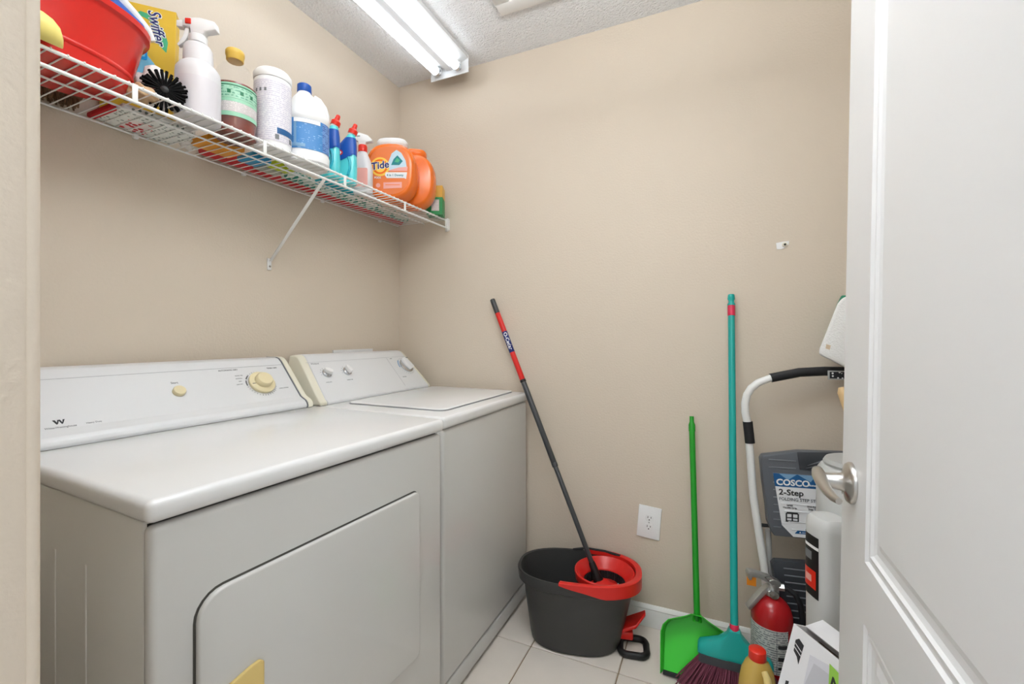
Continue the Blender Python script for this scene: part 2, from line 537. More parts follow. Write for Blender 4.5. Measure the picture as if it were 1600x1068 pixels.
# ceiling hatch
t = thing('ceiling_hatch', 'white framed access panel in the textured ceiling', 'hatch', (1.05, -0.62, H))
b = B()
for k, (x0, x1, y0, y1) in enumerate(((-0.335, 0.335, 0.30, 0.361), (-0.335, 0.335, -0.361, -0.30), (-0.335, -0.275, -0.30, 0.30), (0.275, 0.335, -0.30, 0.30))):
    b.box(((x0 + x1) / 2, (y0 + y1) / 2, -0.008), (x1 - x0, y1 - y0, 0.016), bev=0.004)
obj('frame', b, M['trim'], t)
obj('panel', B().box((0, 0, -0.002), (0.55, 0.60, 0.004)), M['ceiling'], t, smooth=0)

# fluorescent fixture
FX0, FX1, FY0, FY1 = 0.262, 0.462, -0.088, -1.31
t = thing('ceiling_light', 'twin tube fluorescent ceiling light above the wire shelf', 'light', ((FX0 + FX1) / 2, (FY0 + FY1) / 2, H))
fl_len = FY0 - FY1
prof = [(-0.10, -0.001), (-0.10, -0.018), (-0.062, -0.030), (-0.020, -0.034), (-0.016, -0.05), (0.016, -0.05), (0.020, -0.034), (0.062, -0.030), (0.10, -0.018), (0.10, -0.001)]
rings = [[Vector((x, y, z)) for x, z in prof] for y in (-fl_len / 2, fl_len / 2)]
obj('channel', B().loops(rings), M['fixture'], t, smooth=0)
for sg in (1, -1):
    e = obj('end_plate', B().box((0, sg * (fl_len / 2 - 0.0), -0.041), (0.204, 0.004, 0.080), bev=0.0012), M['fixture'], t, smooth=20)
    for x in (-0.054, 0.054):
        obj('lamp_holder', B().box((x, sg * (fl_len / 2 - 0.011), -0.047), (0.028, 0.016, 0.03), bev=0.004), M['white'], e)
for x in (-0.054, 0.054):
    tb = obj('tube', B().cyl((x, -fl_len / 2 + 0.022, -0.056), (x, fl_len / 2 - 0.022, -0.056), 0.019, seg=20), M['tube'], t)
    for sg in (1, -1):
        obj('tube_cap', B().cyl((x, sg * (fl_len / 2 - 0.020), -0.056), (x, sg * (fl_len / 2 - 0.034), -0.056), 0.0193, seg=20), M['chrome'], tb)

# ------------------------------------------------------------------ dryer
t = thing('dryer', 'white front loading clothes dryer with cream dial, nearer of the two machines', 'dryer', (0.4113, -1.0962, 0), (0, 0, R(-2.64)))
Y0, Y1, X0, X1 = -0.3675, 0.338, -0.36, 0.34
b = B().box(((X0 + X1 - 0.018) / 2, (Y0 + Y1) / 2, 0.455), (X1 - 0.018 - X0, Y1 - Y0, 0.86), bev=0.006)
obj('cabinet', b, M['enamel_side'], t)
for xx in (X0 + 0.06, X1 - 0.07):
    for yy in (Y0 + 0.06, Y1 - 0.06):
        obj('foot', B().lathe([(0.018, 0.0), (0.02, 0.004), (0.02, 0.02), (0.008, 0.022), (0.008, 0.03)], 16, (xx, yy)), M['blackrub'], t)
# embossed ribs of the left side
for xx in (0.02, 0.14):
    obj('side_rib', B().box((xx, Y0 + 0.0002, 0.42), (0.006, 0.004, 0.72), bev=0.0018), M['enamel_side'], t)
obj('gap_strip', B().box((X1 - 0.016, (Y0 + Y1) / 2, 0.455), (0.006, Y1 - Y0 - 0.012, 0.85)), M['gap'], t, smooth=0)
# front panel with rounded edges
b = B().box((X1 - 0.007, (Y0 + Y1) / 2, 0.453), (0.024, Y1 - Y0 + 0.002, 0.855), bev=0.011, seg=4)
obj('front_panel', b, M['enamel_shaded'], t)
obj('gap_strip', B().box((X1 - 0.02, (Y0 + Y1) / 2, 0.8835), (0.02, Y1 - Y0 - 0.02, 0.006)), M['gap'], t, smooth=0)
# top
b = B().box(((X0 + X1) / 2 + 0.004, (Y0 + Y1) / 2, 0.9035), (X1 - X0 + 0.016, Y1 - Y0 + 0.014, 0.035), bev=0.012, seg=4)
obj('top', b, M['enamel'], t)
# door, slightly proud, surrounded by a dark gap
m_ = frame((X1 + 0.0052, 0, 0), (0, 1, 0), (0, 0, 1))
b = B().prism(rrect(-0.3115, 0.2310, 0.3175, 0.7535, [0.018, 0.045, 0.045, 0.018], 6), 0.0012, m_, -0.0008)
obj('door_gap', b, M['greygap'], t, smooth=0)
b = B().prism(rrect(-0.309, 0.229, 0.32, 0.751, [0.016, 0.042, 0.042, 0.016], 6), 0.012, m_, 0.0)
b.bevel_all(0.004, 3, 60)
dd = obj('door', b, M['enamel_shaded'], t)
b = B().prism([(-0.300, 0.46), (-0.206, 0.46), (-0.206, 0.591), (-0.213, 0.597), (-0.230, 0.596), (-0.284, 0.585), (-0.296, 0.577), (-0.300, 0.565)], 0.008, m_, 0.0115)
b.bevel_all(0.003, 2, 40)
hh = obj('handle', b, M['handle_yellow'], dd)
b = B().prism([(-0.286, 0.47), (-0.241, 0.47), (-0.241, 0.570), (-0.250, 0.574), (-0.276, 0.569), (-0.286, 0.558)], 0.010, m_, 0.019)
b.bevel_all(0.003, 2, 40)
obj('grip', b, M['handle_yellow'], hh)
for zz in (0.705, 0.415):
    obj('hinge', B().box((X1 + 0.0065, 0.2335, zz), (0.006, 0.005, 0.036), bev=0.001), M['metalgrey'], t)
# console
CP = [(-0.385, 0.9215), (-0.172, 0.9215), (-0.170, 0.929), (-0.173, 0.937), (-0.180, 0.945), (-0.205, 0.9569), (-0.305, 1.0695), (-0.318, 1.080), (-0.332, 1.084), (-0.385, 1.084)]
def extr(prof, y0, y1):
    return B().loops([[Vector((x, y0, z)) for x, z in prof], [Vector((x, y1, z)) for x, z in prof]])
con = obj('console', extr(CP, Y0 + 0.004, 0.300).bevel_all(0.002, 2, 20), M['panel'], t)
CPx = [(x + (0.003 if x > -0.38 else 0), z + (0.002 if z > 0.93 else 0)) for x, z in CP]
obj('end_cap', extr(CPx, 0.3035, 0.322).bevel_all(0.004, 3, 30), M['cream'], t)
obj('seam', extr([(x + (0.0012 if x > -0.38 else 0), z + (0.001 if z > 0.93 else 0)) for x, z in CP], 0.300, 0.3035), M['greyink'], t, smooth=0)
# slanted frame: x to the right (+y), y up the slant
sl = frame((-0.190, 0, 0.940), (0, 1, 0), (-0.115, 0, 0.1295))
# raised face line
obj('trim_line', B().box((-0.03, 0.160, 0.0004), (0.66, 0.0012, 0.001), sl), M['line'], con, smooth=0)
def on_slant(x, y): return sl @ Matrix.Translation((x, y, 0.0))
b = B().lathe([(0.038, -0.001), (0.040, 0.004), (0.040, 0.010), (0.037, 0.013), (0.026, 0.014), (0.0255, 0.026), (0.022, 0.030), (0.0, 0.030)], 40, mtx=on_slant(0.193, 0.090), cap1=False)
kn = obj('dial', b, M['knob_cream'], t)
obj('pointer', B().box((-0.031, -0.006, 0.0137), (0.011, 0.0016, 0.0008), on_slant(0.193, 0.090)), M['ink'], kn, smooth=0)
tm = B()
for i in range(34):
    a = 2 * PI * i / 34
    mm = on_slant(0.193, 0.090) @ Matrix.Rotation(a, 4, 'Z')
    tm.box((0.0455, 0, 0.0003), (0.003 if i % 2 else 0.005, 0.001, 0.0006), mm)
o_ = obj('scale_marks', tm, M['greyink'], con, smooth=0); o_['kind'] = 'stuff'
for a0, a1 in ((130, 152), (160, 184)):
    pts = [(0.0465 * math.cos(R(a)), 0.0465 * math.sin(R(a))) for a in range(a0, a1 + 1, 3)] + [(0.0435 * math.cos(R(a)), 0.0435 * math.sin(R(a))) for a in range(a1, a0 - 1, -3)]
    obj('scale_arc', B().prism(pts, 0.0006, on_slant(0.193, 0.090)), M['ink'], con, smooth=0)
b = B().lathe([(0.015, -0.001), (0.0155, 0.008), (0.014, 0.011), (0.0, 0.012)], 24, mtx=on_slant(-0.041, 0.089), cap1=False)
obj('start_button', b, M['knob_cream'], t)
text('lettering', 'Start', 0.009, M['ink'], con, on_slant(-0.041, 0.118), align='CENTER')
text('lettering', 'AUTOMATIC DRY', 0.0072, M['ink'], con, on_slant(0.085, 0.149))
text('lettering', 'TIMED DRY', 0.0072, M['ink'], con, on_slant(0.237, 0.146))
for k, s_ in enumerate(('MORE DRY', 'NORMAL', 'DRY', 'LESS DRY')):
    text('lettering', s_, 0.005, M['greyink'], con, on_slant(0.150 - 0.006 * min(k, 2), 0.126 - 0.011 * k), align='RIGHT')
text('lettering', 'COOL DOWN', 0.005, M['greyink'], con, on_slant(0.243, 0.062))
# brand mark: the double-V mark above its name
wz = on_slant(-0.288, 0.041)
for pts in ([(-0.0105, 0.006), (-0.0065, 0.006), (-0.0028, -0.004), (-0.0052, -0.006)], [(-0.0052, -0.006), (-0.0028, -0.004), (0.0008, 0.006), (-0.0022, 0.006)],
            [(-0.0012, 0.006), (0.0020, 0.006), (0.0056, -0.004), (0.0034, -0.006)], [(0.0034, -0.006), (0.0056, -0.004), (0.0098, 0.006), (0.0064, 0.006)]):
    obj('brand_mark', B().prism(pts, 0.0006, wz), M['ink'], con, smooth=0)
text('lettering', 'White-Westinghouse', 0.0066, M['greyink'], con, on_slant(-0.288, 0.0255), align='CENTER', sx=0.9)
text('lettering', 'Heavy Duty', 0.0058, M['greyink'], con, on_slant(-0.232, 0.0275), align='CENTER')

# ------------------------------------------------------------------ washer
t = thing('washing_machine', 'white top loading washing machine in the corner beside the dryer', 'washer', (0.37, -0.37, 0))
WY0, WY1, WX0, WX1, WH = -0.330, 0.338, -0.31, 0.358, 0.910
b = B().box(((WX0 + WX1) / 2, (WY0 + WY1) / 2, 0.476), (WX1 - WX0, WY1 - WY0, 0.79), bev=0.012, seg=4)
obj('cabinet', b, M['enamel_shaded'], t)
obj('toe_panel', B().box(((WX0 + WX1) / 2, (WY0 + WY1) / 2, 0.0455), (WX1 - WX0 - 0.004, WY1 - WY0 - 0.002, 0.061), bev=0.008, seg=3), M['enamel_shaded'], t)
for xx in (WX0 + 0.06, WX1 - 0.06):
    for yy in (WY0 + 0.06, WY1 - 0.06):
        obj('foot', B().lathe([(0.016, 0.0), (0.018, 0.003), (0.018, 0.013), (0.009, 0.016)], 16, (xx, yy)), M['blackrub'], t)
b = B().box(((WX0 + WX1) / 2 + 0.003, (WY0 + WY1) / 2, 0.891), (WX1 - WX0 + 0.008, WY1 - WY0 + 0.006, 0.038), bev=0.012, seg=4)
obj('top', b, M['enamel'], t)
# lid: shallow recess line then the lid plate with rounded corners
m_ = frame((0, 0, WH), (0, 1, 0), (-1, 0, 0))
b = B().prism([(p[0], -p[1]) for p in rrect(-0.245, 0.325, -0.125, 0.305, 0.035, 6)], 0.0012, m_, -0.0004)
obj('lid_gap', b, M['greyink'], t, smooth=0)
b = B().prism([(p[0], -p[1]) for p in rrect(-0.242, 0.322, -0.122, 0.302, 0.033, 6)], 0.007, m_, 0.0)
b.bevel_all(0.004, 3, 50)
obj('lid', b, M['enamel'], t)
# console
CW = [(-0.345, 0.9105), (-0.150, 0.9105), (-0.150, 0.922), (-0.160, 0.931), (-0.285, 1.072), (-0.298, 1.083), (-0.312, 1.087), (-0.345, 1.087)]
def taper(prof, s0, s1, i0=0.028, ):
    out = []
    for s_, sg in ((s0, -1), (s1, 1)):
        out.append([Vector((x, s_ - sg * i0 * max(0, (z - 0.93)) / 0.157, z)) for x, z in prof])
    return B().loops(out)
con = obj('console', taper(CW, -0.300, 0.318).bevel_all(0.004, 3, 20), M['panel'], t)
CWs = [(x, z) for x, z in CW]
for s0, s1 in ((-0.330, -0.301), (0.319, 0.336)):
    ii = 0.028
    out = []
    for s_, ins in ((s0, 0.004 if s0 < 0 else 0), (s1, 0 if s0 < 0 else 0.004)):
        sg = -1 if s_ < 0 else 1
        out.append([Vector((x - (ins if x > -0.34 else 0), s_ - sg * ii * max(0, (z - 0.93)) / 0.157, z - (ins if z > 0.95 else 0))) for x, z in CW])
    obj('end_cap', B().loops(out).bevel_all(0.004, 3, 30), M['cream'], t)
sl = frame((-0.160, 0, 0.931), (0, 1, 0), (-0.125, 0, 0.141))
obj('panel_line', B().box((0.155, 0.085, 0.0003), (0.0012, 0.165, 0.0006), sl), M['line'], con, smooth=0)
obj('panel_line', B().box((0.0, 0.170, 0.0003), (0.58, 0.0012, 0.0006), sl), M['line'], con, smooth=0)
def knob(x, y, r, rot):
    mm = on_slant(x, y)
    k = obj('knob', B().lathe([(r, -0.001), (r, 0.006), (r * 0.8, 0.010), (0.0, 0.011)], 28, mtx=mm, cap1=False), M['chrome'], t)
    mr = mm @ Matrix.Rotation(R(rot), 4, 'Z')
    g = B().prism([(-r * 0.42, -r * 0.75), (r * 0.42, -r * 0.75), (r * 0.50, 0), (r * 0.30, r * 0.95), (-r * 0.30, r * 0.95), (-r * 0.50, 0)], 0.016, mr, 0.009)
    g.bevel_all(0.003, 2, 40)
    obj('grip', g, M['white'], k)
    return k
knob(-0.228, 0.112, 0.019, 60)
knob(-0.125, 0.112, 0.019, 15)
knob(0.252, 0.112, 0.038, 20)
mk = B()
for (kx, rr, n) in ((-0.228, 0.025, 7), (-0.125, 0.025, 7), (0.252, 0.046, 26)):
    for i in range(n):
        a = PI * (0.1 + 1.1 * i / n) if n < 10 else 2 * PI * i / n
        mk.box((rr, 0, 0.0003), (0.004, 0.001, 0.0006), on_slant(kx, 0.112) @ Matrix.Rotation(a, 4, 'Z'))
o_ = obj('scale_marks', mk, M['greyink'], con, smooth=0); o_['kind'] = 'stuff'
pts = [(0.049 * math.cos(R(a)), 0.049 * math.sin(R(a))) for a in range(130, 186, 5)] + [(0.043 * math.cos(R(a)), 0.043 * math.sin(R(a))) for a in range(185, 129, -5)]
obj('scale_arc', B().prism(pts, 0.0006, on_slant(0.252, 0.112)), M['labelblue2'], con, smooth=0)
text('lettering', 'Whirlpool', 0.009, M['greyink'], con, on_slant(-0.272, 0.160), shear=0.2)
text('lettering', 'HEAVY', 0.0052, M['greyink'], con, on_slant(0.175, 0.160))
text('lettering', 'NORMAL', 0.0052, M['greyink'], con, on_slant(0.287, 0.160))
text('lettering', 'PERM PRESS', 0.0052, M['greyink'], con, on_slant(0.178, 0.050))
text('lettering', 'WATER LEVEL', 0.0046, M['greyink'], con, on_slant(-0.255, 0.070))
text('lettering', 'TEMPERATURE', 0.0046, M['greyink'], con, on_slant(-0.150, 0.070))

# washer outlet box on the wall behind the console
t = thing('outlet_box', 'white hose outlet box on the wall just above the washing machine console', 'outlet box', (0.0, -0.32, 1.045))
b = B()
for x0, x1, z0, z1 in ((-0.12, 0.12, 0.036, 0.053), (-0.12, 0.12, -0.053, -0.036), (-0.12, -0.10, -0.036, 0.036), (0.10, 0.12, -0.036, 0.036)):
    b.box((0.003, (x0 + x1) / 2, (z0 + z1) / 2), (0.005, x1 - x0, z1 - z0))
obj('frame', b, M['white'], t, smooth=0)
obj('back', B().box((0.0012, 0, 0), (0.001, 0.20, 0.072)), M['grapl2'], t, smooth=0)

# ------------------------------------------------------------------ wire shelf
ZS = 1.717
SY0, SY1 = -1.668, -0.006
t = thing('wire_shelf', 'long white wire shelf on the wall above the washer and dryer', 'shelf', (0, 0, ZS))
obj('front_rail', B().cyl((0.30, SY0, 0), (0.30, SY1, 0), 0.0040, seg=10), M['whitewire'], t)
obj('lower_rail', B().cyl((0.302, SY0, -0.036), (0.302, SY1, -0.036), 0.0042, seg=10), M['whitewire'], t)
obj('middle_rail', B().cyl((0.162, SY0, 0.0002), (0.162, SY1, 0.0002), 0.0027, seg=8), M['whitewire'], t)
obj('back_rail', B().cyl((0.012, SY0, 0.0002), (0.012, SY1 - 0.015, 0.0002), 0.0027, seg=8), M['whitewire'], t)
wm = None
y = -1.661
while y < SY1 - 0.004:
    if wm is None:
        o = obj('wire', B().tube([(0.004, 0, 0.0046), (0.2985, 0, 0.0046), (0.303, 0, 0.0036), (0.3045, 0, 0.0)], 0.00155, seg=6), M['whitewire'], t)
        wm = o.data
    else:
        o = bpy.data.objects.new('wire', wm); C.objects.link(o); o.parent = t
    o.location = (0, y, 0)
    y += 0.0256
for y in (-1.60, -1.293, -0.978, -0.673, -0.341, -0.03):
    obj('strap', B().box((0.3045, y, -0.018), (0.003, 0.011, 0.042), bev=0.001), M['whitewire'], t)
for y in (-1.46, -1.152, -0.838, -0.50, -0.153):
    obj('wall_clip', B().box((0.008, y, -0.001), (0.014, 0.013, 0.014), bev=0.003), M['whitewire'], t)
b = B().box((0.295, -0.004, -0.018), (0.018, 0.006, 0.062), bev=0.002)
b.box((0.307, -0.012, -0.018), (0.006, 0.02, 0.056), bev=0.002)
obj('end_bracket', b, M['whitewire'], t)
p0, p1 = Vector((0.299, -0.764, -0.038)), Vector((0.006, -0.738, -0.283))
dv = (p1 - p0).normalized()
m_ = frame((p0 + p1) / 2, dv, (0, 1, 0))
L = (p1 - p0).length
b = B().box((0, 0.0055, 0), (L, 0.0025, 0.012), m_, bev=0.0008)
b.box((0, 0, 0.005), (L, 0.012, 0.0025), m_, bev=0.0008)
br = obj('brace', b, M['whitewire'], t)
obj('foot_plate', B().box((0.003, -0.738, -0.297), (0.005, 0.016, 0.042), bev=0.0015), M['whitewire'], br)
obj('screw', B().lathe([(0.004, 0), (0.004, 0.002), (0.0, 0.003)], 12, mtx=frame((0.0055, -0.738, -0.305), (0, 1, 0), (0, 0, 1)), cap1=False), M['chrome'], br)
ZD = ZS + 0.0064   # top of the deck wires

# red wash tub
t = thing('wash_tub', 'large red plastic wash tub at the left end of the wire shelf', 'tub', (0.168, -1.441, ZD))
t.scale = (1, 0.955, 1)
HT = 0.148
b = B()
rg = [sup(0.092, 0.176, 2.6, 0.0, (0.016, 0)), sup(0.099, 0.184, 2.6, 0.006, (0.016, 0)), sup(0.106, 0.197, 2.6, 0.03, (0.012, 0)), sup(0.141, 0.222, 2.6, HT - 0.02), sup(0.143, 0.225, 2.6, HT - 0.016), sup(0.150, 0.233, 2.6, HT - 0.012),
      sup(0.152, 0.235, 2.6, HT), sup(0.148, 0.231, 2.6, HT + 0.002), sup(0.139, 0.221, 2.6, HT - 0.006), sup(0.098, 0.160, 2.6, 0.014, (0.014, 0)), sup(0.085, 0.14, 2.6, 0.006, (0.016, 0))]
b.loops(rg)
tub = obj('basin', b, M['redtub'], t)
b = B().loops([sup(0.1075, 0.1985, 2.6, 0.031, (0.012, 0)), sup(0.1090, 0.2000, 2.6, 0.033, (0.012, 0)), sup(0.1105, 0.2010, 2.6, 0.037, (0.0115, 0)), sup(0.1100, 0.2000, 2.6, 0.040, (0.011, 0))], False, False)
obj('rib', b, M['redtub'], t)

# blue and white things in the tub
t = thing('scrub_brush', 'blue scrub brush with white handle in the red tub', 'brush', (0.145, -1.255, ZD + 0.168))
tilt = Matrix.Translation((-0.012, 0.0, 0.064)) @ Matrix.Rotation(R(-28), 4, 'X')
b = B().tube([tilt @ Vector(p) for p in ((0.01, -0.15, 0.034), (0.004, -0.06, 0.040), (0.0, 0.02, 0.038), (-0.002, 0.062, 0.030), (-0.002, 0.082, 0.018))], [0.017, 0.015, 0.013, 0.014, 0.010], seg=12)
obj('handle', b, M['white'], t)
obj('brush_block', B().box((0.0, -0.03, 0.0), (0.060, 0.17, 0.042), tilt, bev=0.012, seg=3), M['bluepl'], t)
obj('bristles', B().box((0.0, -0.045, -0.065), (0.040, 0.09, 0.095), tilt, bev=0.006), M['whitetext'], t)
t = obj('cleaning_pouch', B().box((0, 0, 0), (0.045, 0.05, 0.17), bev=0.018, seg=3, mtx=Matrix.Rotation(R(-30), 4, 'X')), M['skyblue'])
t.location = (0.098, -1.243, ZD + 0.170)
tag(t, 'sky blue pouch standing in the red tub against its right end', 'pouch')
# yellow scoop in front of the tub
t = thing('scoop', 'pale yellow plastic scoop lying across the shelf front before the red tub', 'scoop', (0.310, -1.458, ZD + 0.005))
b = B()
rg = []
for f, q in ((0, .50), (.2, .68), (.4, .88), (.55, .97), (.7, 1.0), (.82, .97), (.90, .88), (.96, .70), (0.99, .42), (1.0, .15)):
    rr = 0.027 * q
    rg.append([Vector((rr * 0.75 * math.cos(2 * PI * i / 18), -0.13 + 0.172 * f, 0.028 * q + rr * math.sin(2 * PI * i / 18) - 0.004)) for i in range(18)])
b.loops(rg)
obj('bowl', b, M['yellow'], t)

# wooden brush under the tub at the wall
t = thing('wood_brush', 'brown wooden brush lying at the wall behind the red tub', 'brush', (0.034, -1.40, ZD))
obj('brush_back', B().box((-0.004, 0.0, 0.030), (0.045, 0.24, 0.018), bev=0.007), M['darkwood'], t)
bb = B()
for i in range(30):
    for j in range(4):
        yy = -0.11 + i * 0.0076; xx = -0.018 + j * 0.0095
        bb.cyl((xx, yy, 0.022), (xx + random.uniform(-.004, .004), yy + random.uniform(-.004, .004), 0.0005), 0.0035, 0.002, 5)
o_ = obj('bristles', bb, M['darkwood'], t); o_['kind'] = 'stuff'

# folded yellow carton (duster refills)
t = thing('duster_carton', 'yellow duster refill carton standing behind the white spray bottle', 'carton', (0.066, -1.176, ZD + 0.0145))
dX = Vector((0.67, 0.742, 0)).normalized(); nF = Vector((0.742, -0.67, 0)).normalized()
eU = (Vector((0, 0, 1)) - nF * 0.085).normalized()
m_ = frame((-0.0, 0.0, 0.0), dX, eU)      # local z faces the room
bw, bh = 0.16, 0.335
b = B().box((0, bh / 2, -0.0175), (bw, bh, 0.035), m_, bev=0.001, seg=1)
bx = obj('carton', b, M['box_yellow'], t, smooth=20)
pts = [(-0.08, 0.06), (0.066, 0.06)] + [(0.066 - 0.146 * (1 - math.cos(R(a))), 0.06 + 0.175 * math.sin(R(a))) for a in range(8, 91, 8)] + [(-0.08, 0.235)]
obj('sky_print', B().prism(pts, 0.0005, m_, 0.0), M['box_blue'], bx, smooth=0)
pts = [(-0.03, 0.05), (0.060, 0.05), (0.066, 0.10), (0.058, 0.145), (0.025, 0.148), (-0.01, 0.115)]
obj('brown_print', B().prism(pts, 0.0005, m_, 0.0006), M['box_brown'], bx, smooth=0)
obj('bar_print', B().prism(rrect(0.000, 0.018, 0.175, 0.214, 0.004, 3), 0.0005, m_, 0.0006), M['skyblue'], bx, smooth=0)
obj('bar_print', B().prism(rrect(0.005, 0.013, 0.184, 0.205, 0.002, 3), 0.0005, m_, 0.0010), M['box_blue'], bx, smooth=0)
pts = [(x + 0.014, z) for x, z in ((-0.028, 0.303), (-0.014, 0.314), (0.002, 0.311), (0.018, 0.297), (0.042, 0.266), (0.049, 0.238), (0.046, 0.208), (0.038, 0.216), (0.022, 0.235), (0.012, 0.29), (-0.006, 0.298))]
obj('leaf_print', B().prism(pts, 0.0004, m_, 0.0), M['box_green'], bx, smooth=0)
mt = m_ @ Matrix.Translation((0.016, 0.322, 0.0008)) @ Matrix.Rotation(R(-80), 4, 'Z')
text('lettering', 'Swiffer', 0.040, M['whitetext'], bx, mt, bold=0.0022, shear=0.25, sx=0.9)
text('lettering', 'Swiffer', 0.040, M['navy'], bx, mt @ Matrix.Translation((0, 0, 0.0005)), bold=0.0004, shear=0.25, sx=0.9)
pts = [(0.009 * math.cos(R(a)), 0.009 * math.sin(R(a))) for a in range(0, 360, 20)]
obj('ring_print', B().prism([(-0.040 + p[0], 0.315 + p[1]) for p in pts], 0.0004, m_, 0.0), M['orange_print'], bx, smooth=0)
obj('ring_print', B().prism([(-0.040 + p[0] * .55, 0.315 + p[1] * .55) for p in pts], 0.0004, m_, 0.0004), M['box_yellow'], bx, smooth=0)

# heart mitt lying under the carton
t = thing('oven_mitt', 'white quilted mitt with small grey and red heart print lying on the shelf', 'mitt', (0.066, -1.166, ZD))
m_ = frame((0, 0, 0), (1, 0, 0), (0, 1, 0))
pts = [(-0.058, -0.075), (0.085, -0.080), (0.098, 0.0), (0.092, 0.085), (0.04, 0.105), (-0.05, 0.098), (-0.060, 0.06)]
b = B().prism(pts, 0.013, m_, 0.0); b.bevel_all(0.004, 2, 30)
mi = obj('mitt_body', b, M['hearts'], t)
b = B().prism([(-0.052, -0.035), (0.03, -0.04), (0.034, 0.02), (-0.046, 0.03)], 0.0136, m_, -0.0003)
obj('heart_patch', b, M['hearts2'], t, smooth=0)
b = B().box((-0.004, -0.083, 0.0065), (0.115, 0.018, 0.013), bev=0.004)
obj('red_binding', b, M['redcloth'], t)

# rags
def blob(name, m, loc, r, sc, label, cat, sd):
    rnd = random.Random(sd)
    bm = bmesh.new()
    bmesh.ops.create_icosphere(bm, subdivisions=4, radius=1.0)
    ph = [(rnd.uniform(2, 5), rnd.uniform(2, 5), rnd.uniform(2, 5), rnd.uniform(0, 6)) for _ in range(6)]
    for v in bm.verts:
        p = v.co.copy()
        k = 1 + sum(0.06 * math.sin(a * p.x * 1.6 + b_ * p.y * 1.6 + c_ * p.z * 1.6 + d) for a, b_, c_, d in ph)
        v.co = Vector((p.x * sc[0], p.y * sc[1], max(p.z, -0.55) * sc[2])) * r * k
    mz = min(v.co.z for v in bm.verts)
    for v in bm.verts: v.co.z -= mz
    o = obj(name, bm, m, None, smooth=60); o.location = loc
    return tag(o, label, cat)
blob('cloth', M['tan'], (0.235, -1.245, ZD), 0.03, (1.0, 1.0, 0.7), 'crumpled tan cloth between the red tub and the black bristle brush', 'cloth', 3)
blob('cloth', M['rag'], (0.196, -1.196, ZD + 0.0135), 0.044, (0.62, 0.95, 1.35), 'crumpled white cloth behind the black bristle brush', 'cloth', 5)
blob('cloth', M['rag'], (0.045, -1.035, ZD + 0.0), 0.026, (1.2, 0.9, 0.7), 'small crumpled white cloth at the wall beside the heart print mitt', 'cloth', 9)

# starburst brush facing the room
pb = Vector((0.248, -1.205, ZD + 0.041))
to_cam = (Vector((1.48, -1.847, 1.16)) - pb).normalized()
to_cam = (to_cam + Vector((0, 0, 0.25))).normalized()
t = thing('bottle_brush', 'round black bristle brush standing end-on at the shelf front', 'brush', pb)
m_ = frame((0, 0, 0), to_cam.cross(Vector((0, 0, 1))) * -1, Vector((0, 0, 1)))
b = B()
for k in range(26):
    a = 2 * PI * k / 26 + random.uniform(-.05, .05)
    for d in (0.0, -0.012):
        r1 = random.uniform(0.043, 0.051)
        d1 = Vector((math.cos(a), math.sin(a), 0))
        z_off = d + random.uniform(-.006, .004)
        p0 = m_ @ (d1 * 0.008 + Vector((0, 0, d))); p1 = m_ @ (d1 * r1 + Vector((0, 0, z_off)))
        b.cyl(p0, p1, 0.0020, 0.0036, 6)
o_ = obj('bristles', b, M['bristle_black'], t); o_['kind'] = 'stuff'
obj('hub', B().lathe([(0.0, 0.006), (0.008, 0.004), (0.010, -0.004), (0.009, -0.02)], 16, mtx=m_, cap0=False), M['black'], t)
obj('stem', B().cyl(m_ @ Vector((0, 0, -0.018)), m_ @ Vector((0, 0, -0.055)), 0.004, seg=10), M['white'], t)

# white spray bottle
LAB = -33
t = thing('spray_bottle', 'milky white trigger spray bottle with a red nozzle tab', 'bottle', (0.232, -1.117, ZD))
r = 0.051
obj('bottle', B().lathe([(0.046, 0), (r, 0.004), (r, 0.120), (0.050, 0.134), (0.042, 0.147), (0.034, 0.154), (0.033, 0.194), (0.028, 0.203), (0.016, 0.209), (0.014, 0.216)], 36), M['milky'], t)
obj('liquid', B().lathe([(0.0455, 0.001), (r + 0.0004, 0.005), (r + 0.0004, 0.104)], 36), M['milky2'], t)
obj('collar', B().lathe([(0.020, 0.210), (0.021, 0.213), (0.021, 0.228), (0.017, 0.231)], 24), M['white'], t)
ax = Vector((-0.86, -0.51, 0)).normalized()
m_ = frame((0, 0, 0.225), ax, (0, 0, 1))
b = B().prism([(-0.05, 0.020), (-0.046, 0.042), (-0.01, 0.050), (0.028, 0.048), (0.034, 0.040), (0.034, 0.026), (0.016, 0.024), (0.012, 0.0), (-0.014, 0.0), (-0.02, 0.014)], 0.024, m_, -0.012)
b.bevel_all(0.004, 2, 40)
hd = obj('spray_head', b, M['white'], t)
b = B().prism([(0.020, 0.024), (0.030, 0.024), (0.036, 0.0), (0.050, -0.020), (0.046, -0.026), (0.030, -0.012), (0.022, 0.004)], 0.012, m_, -0.006)
b.bevel_all(0.002, 2, 40)
obj('trigger', b, M['white'], hd)
obj('nozzle', B().box((0.042, 0.033, 0), (0.016, 0.018, 0.018), m_, bev=0.003), M['white'], hd)
obj('nozzle_tab', B().box((0.018, 0.037, -0.0128), (0.014, 0.014, 0.004), m_, bev=0.001), M['redcap'], hd)

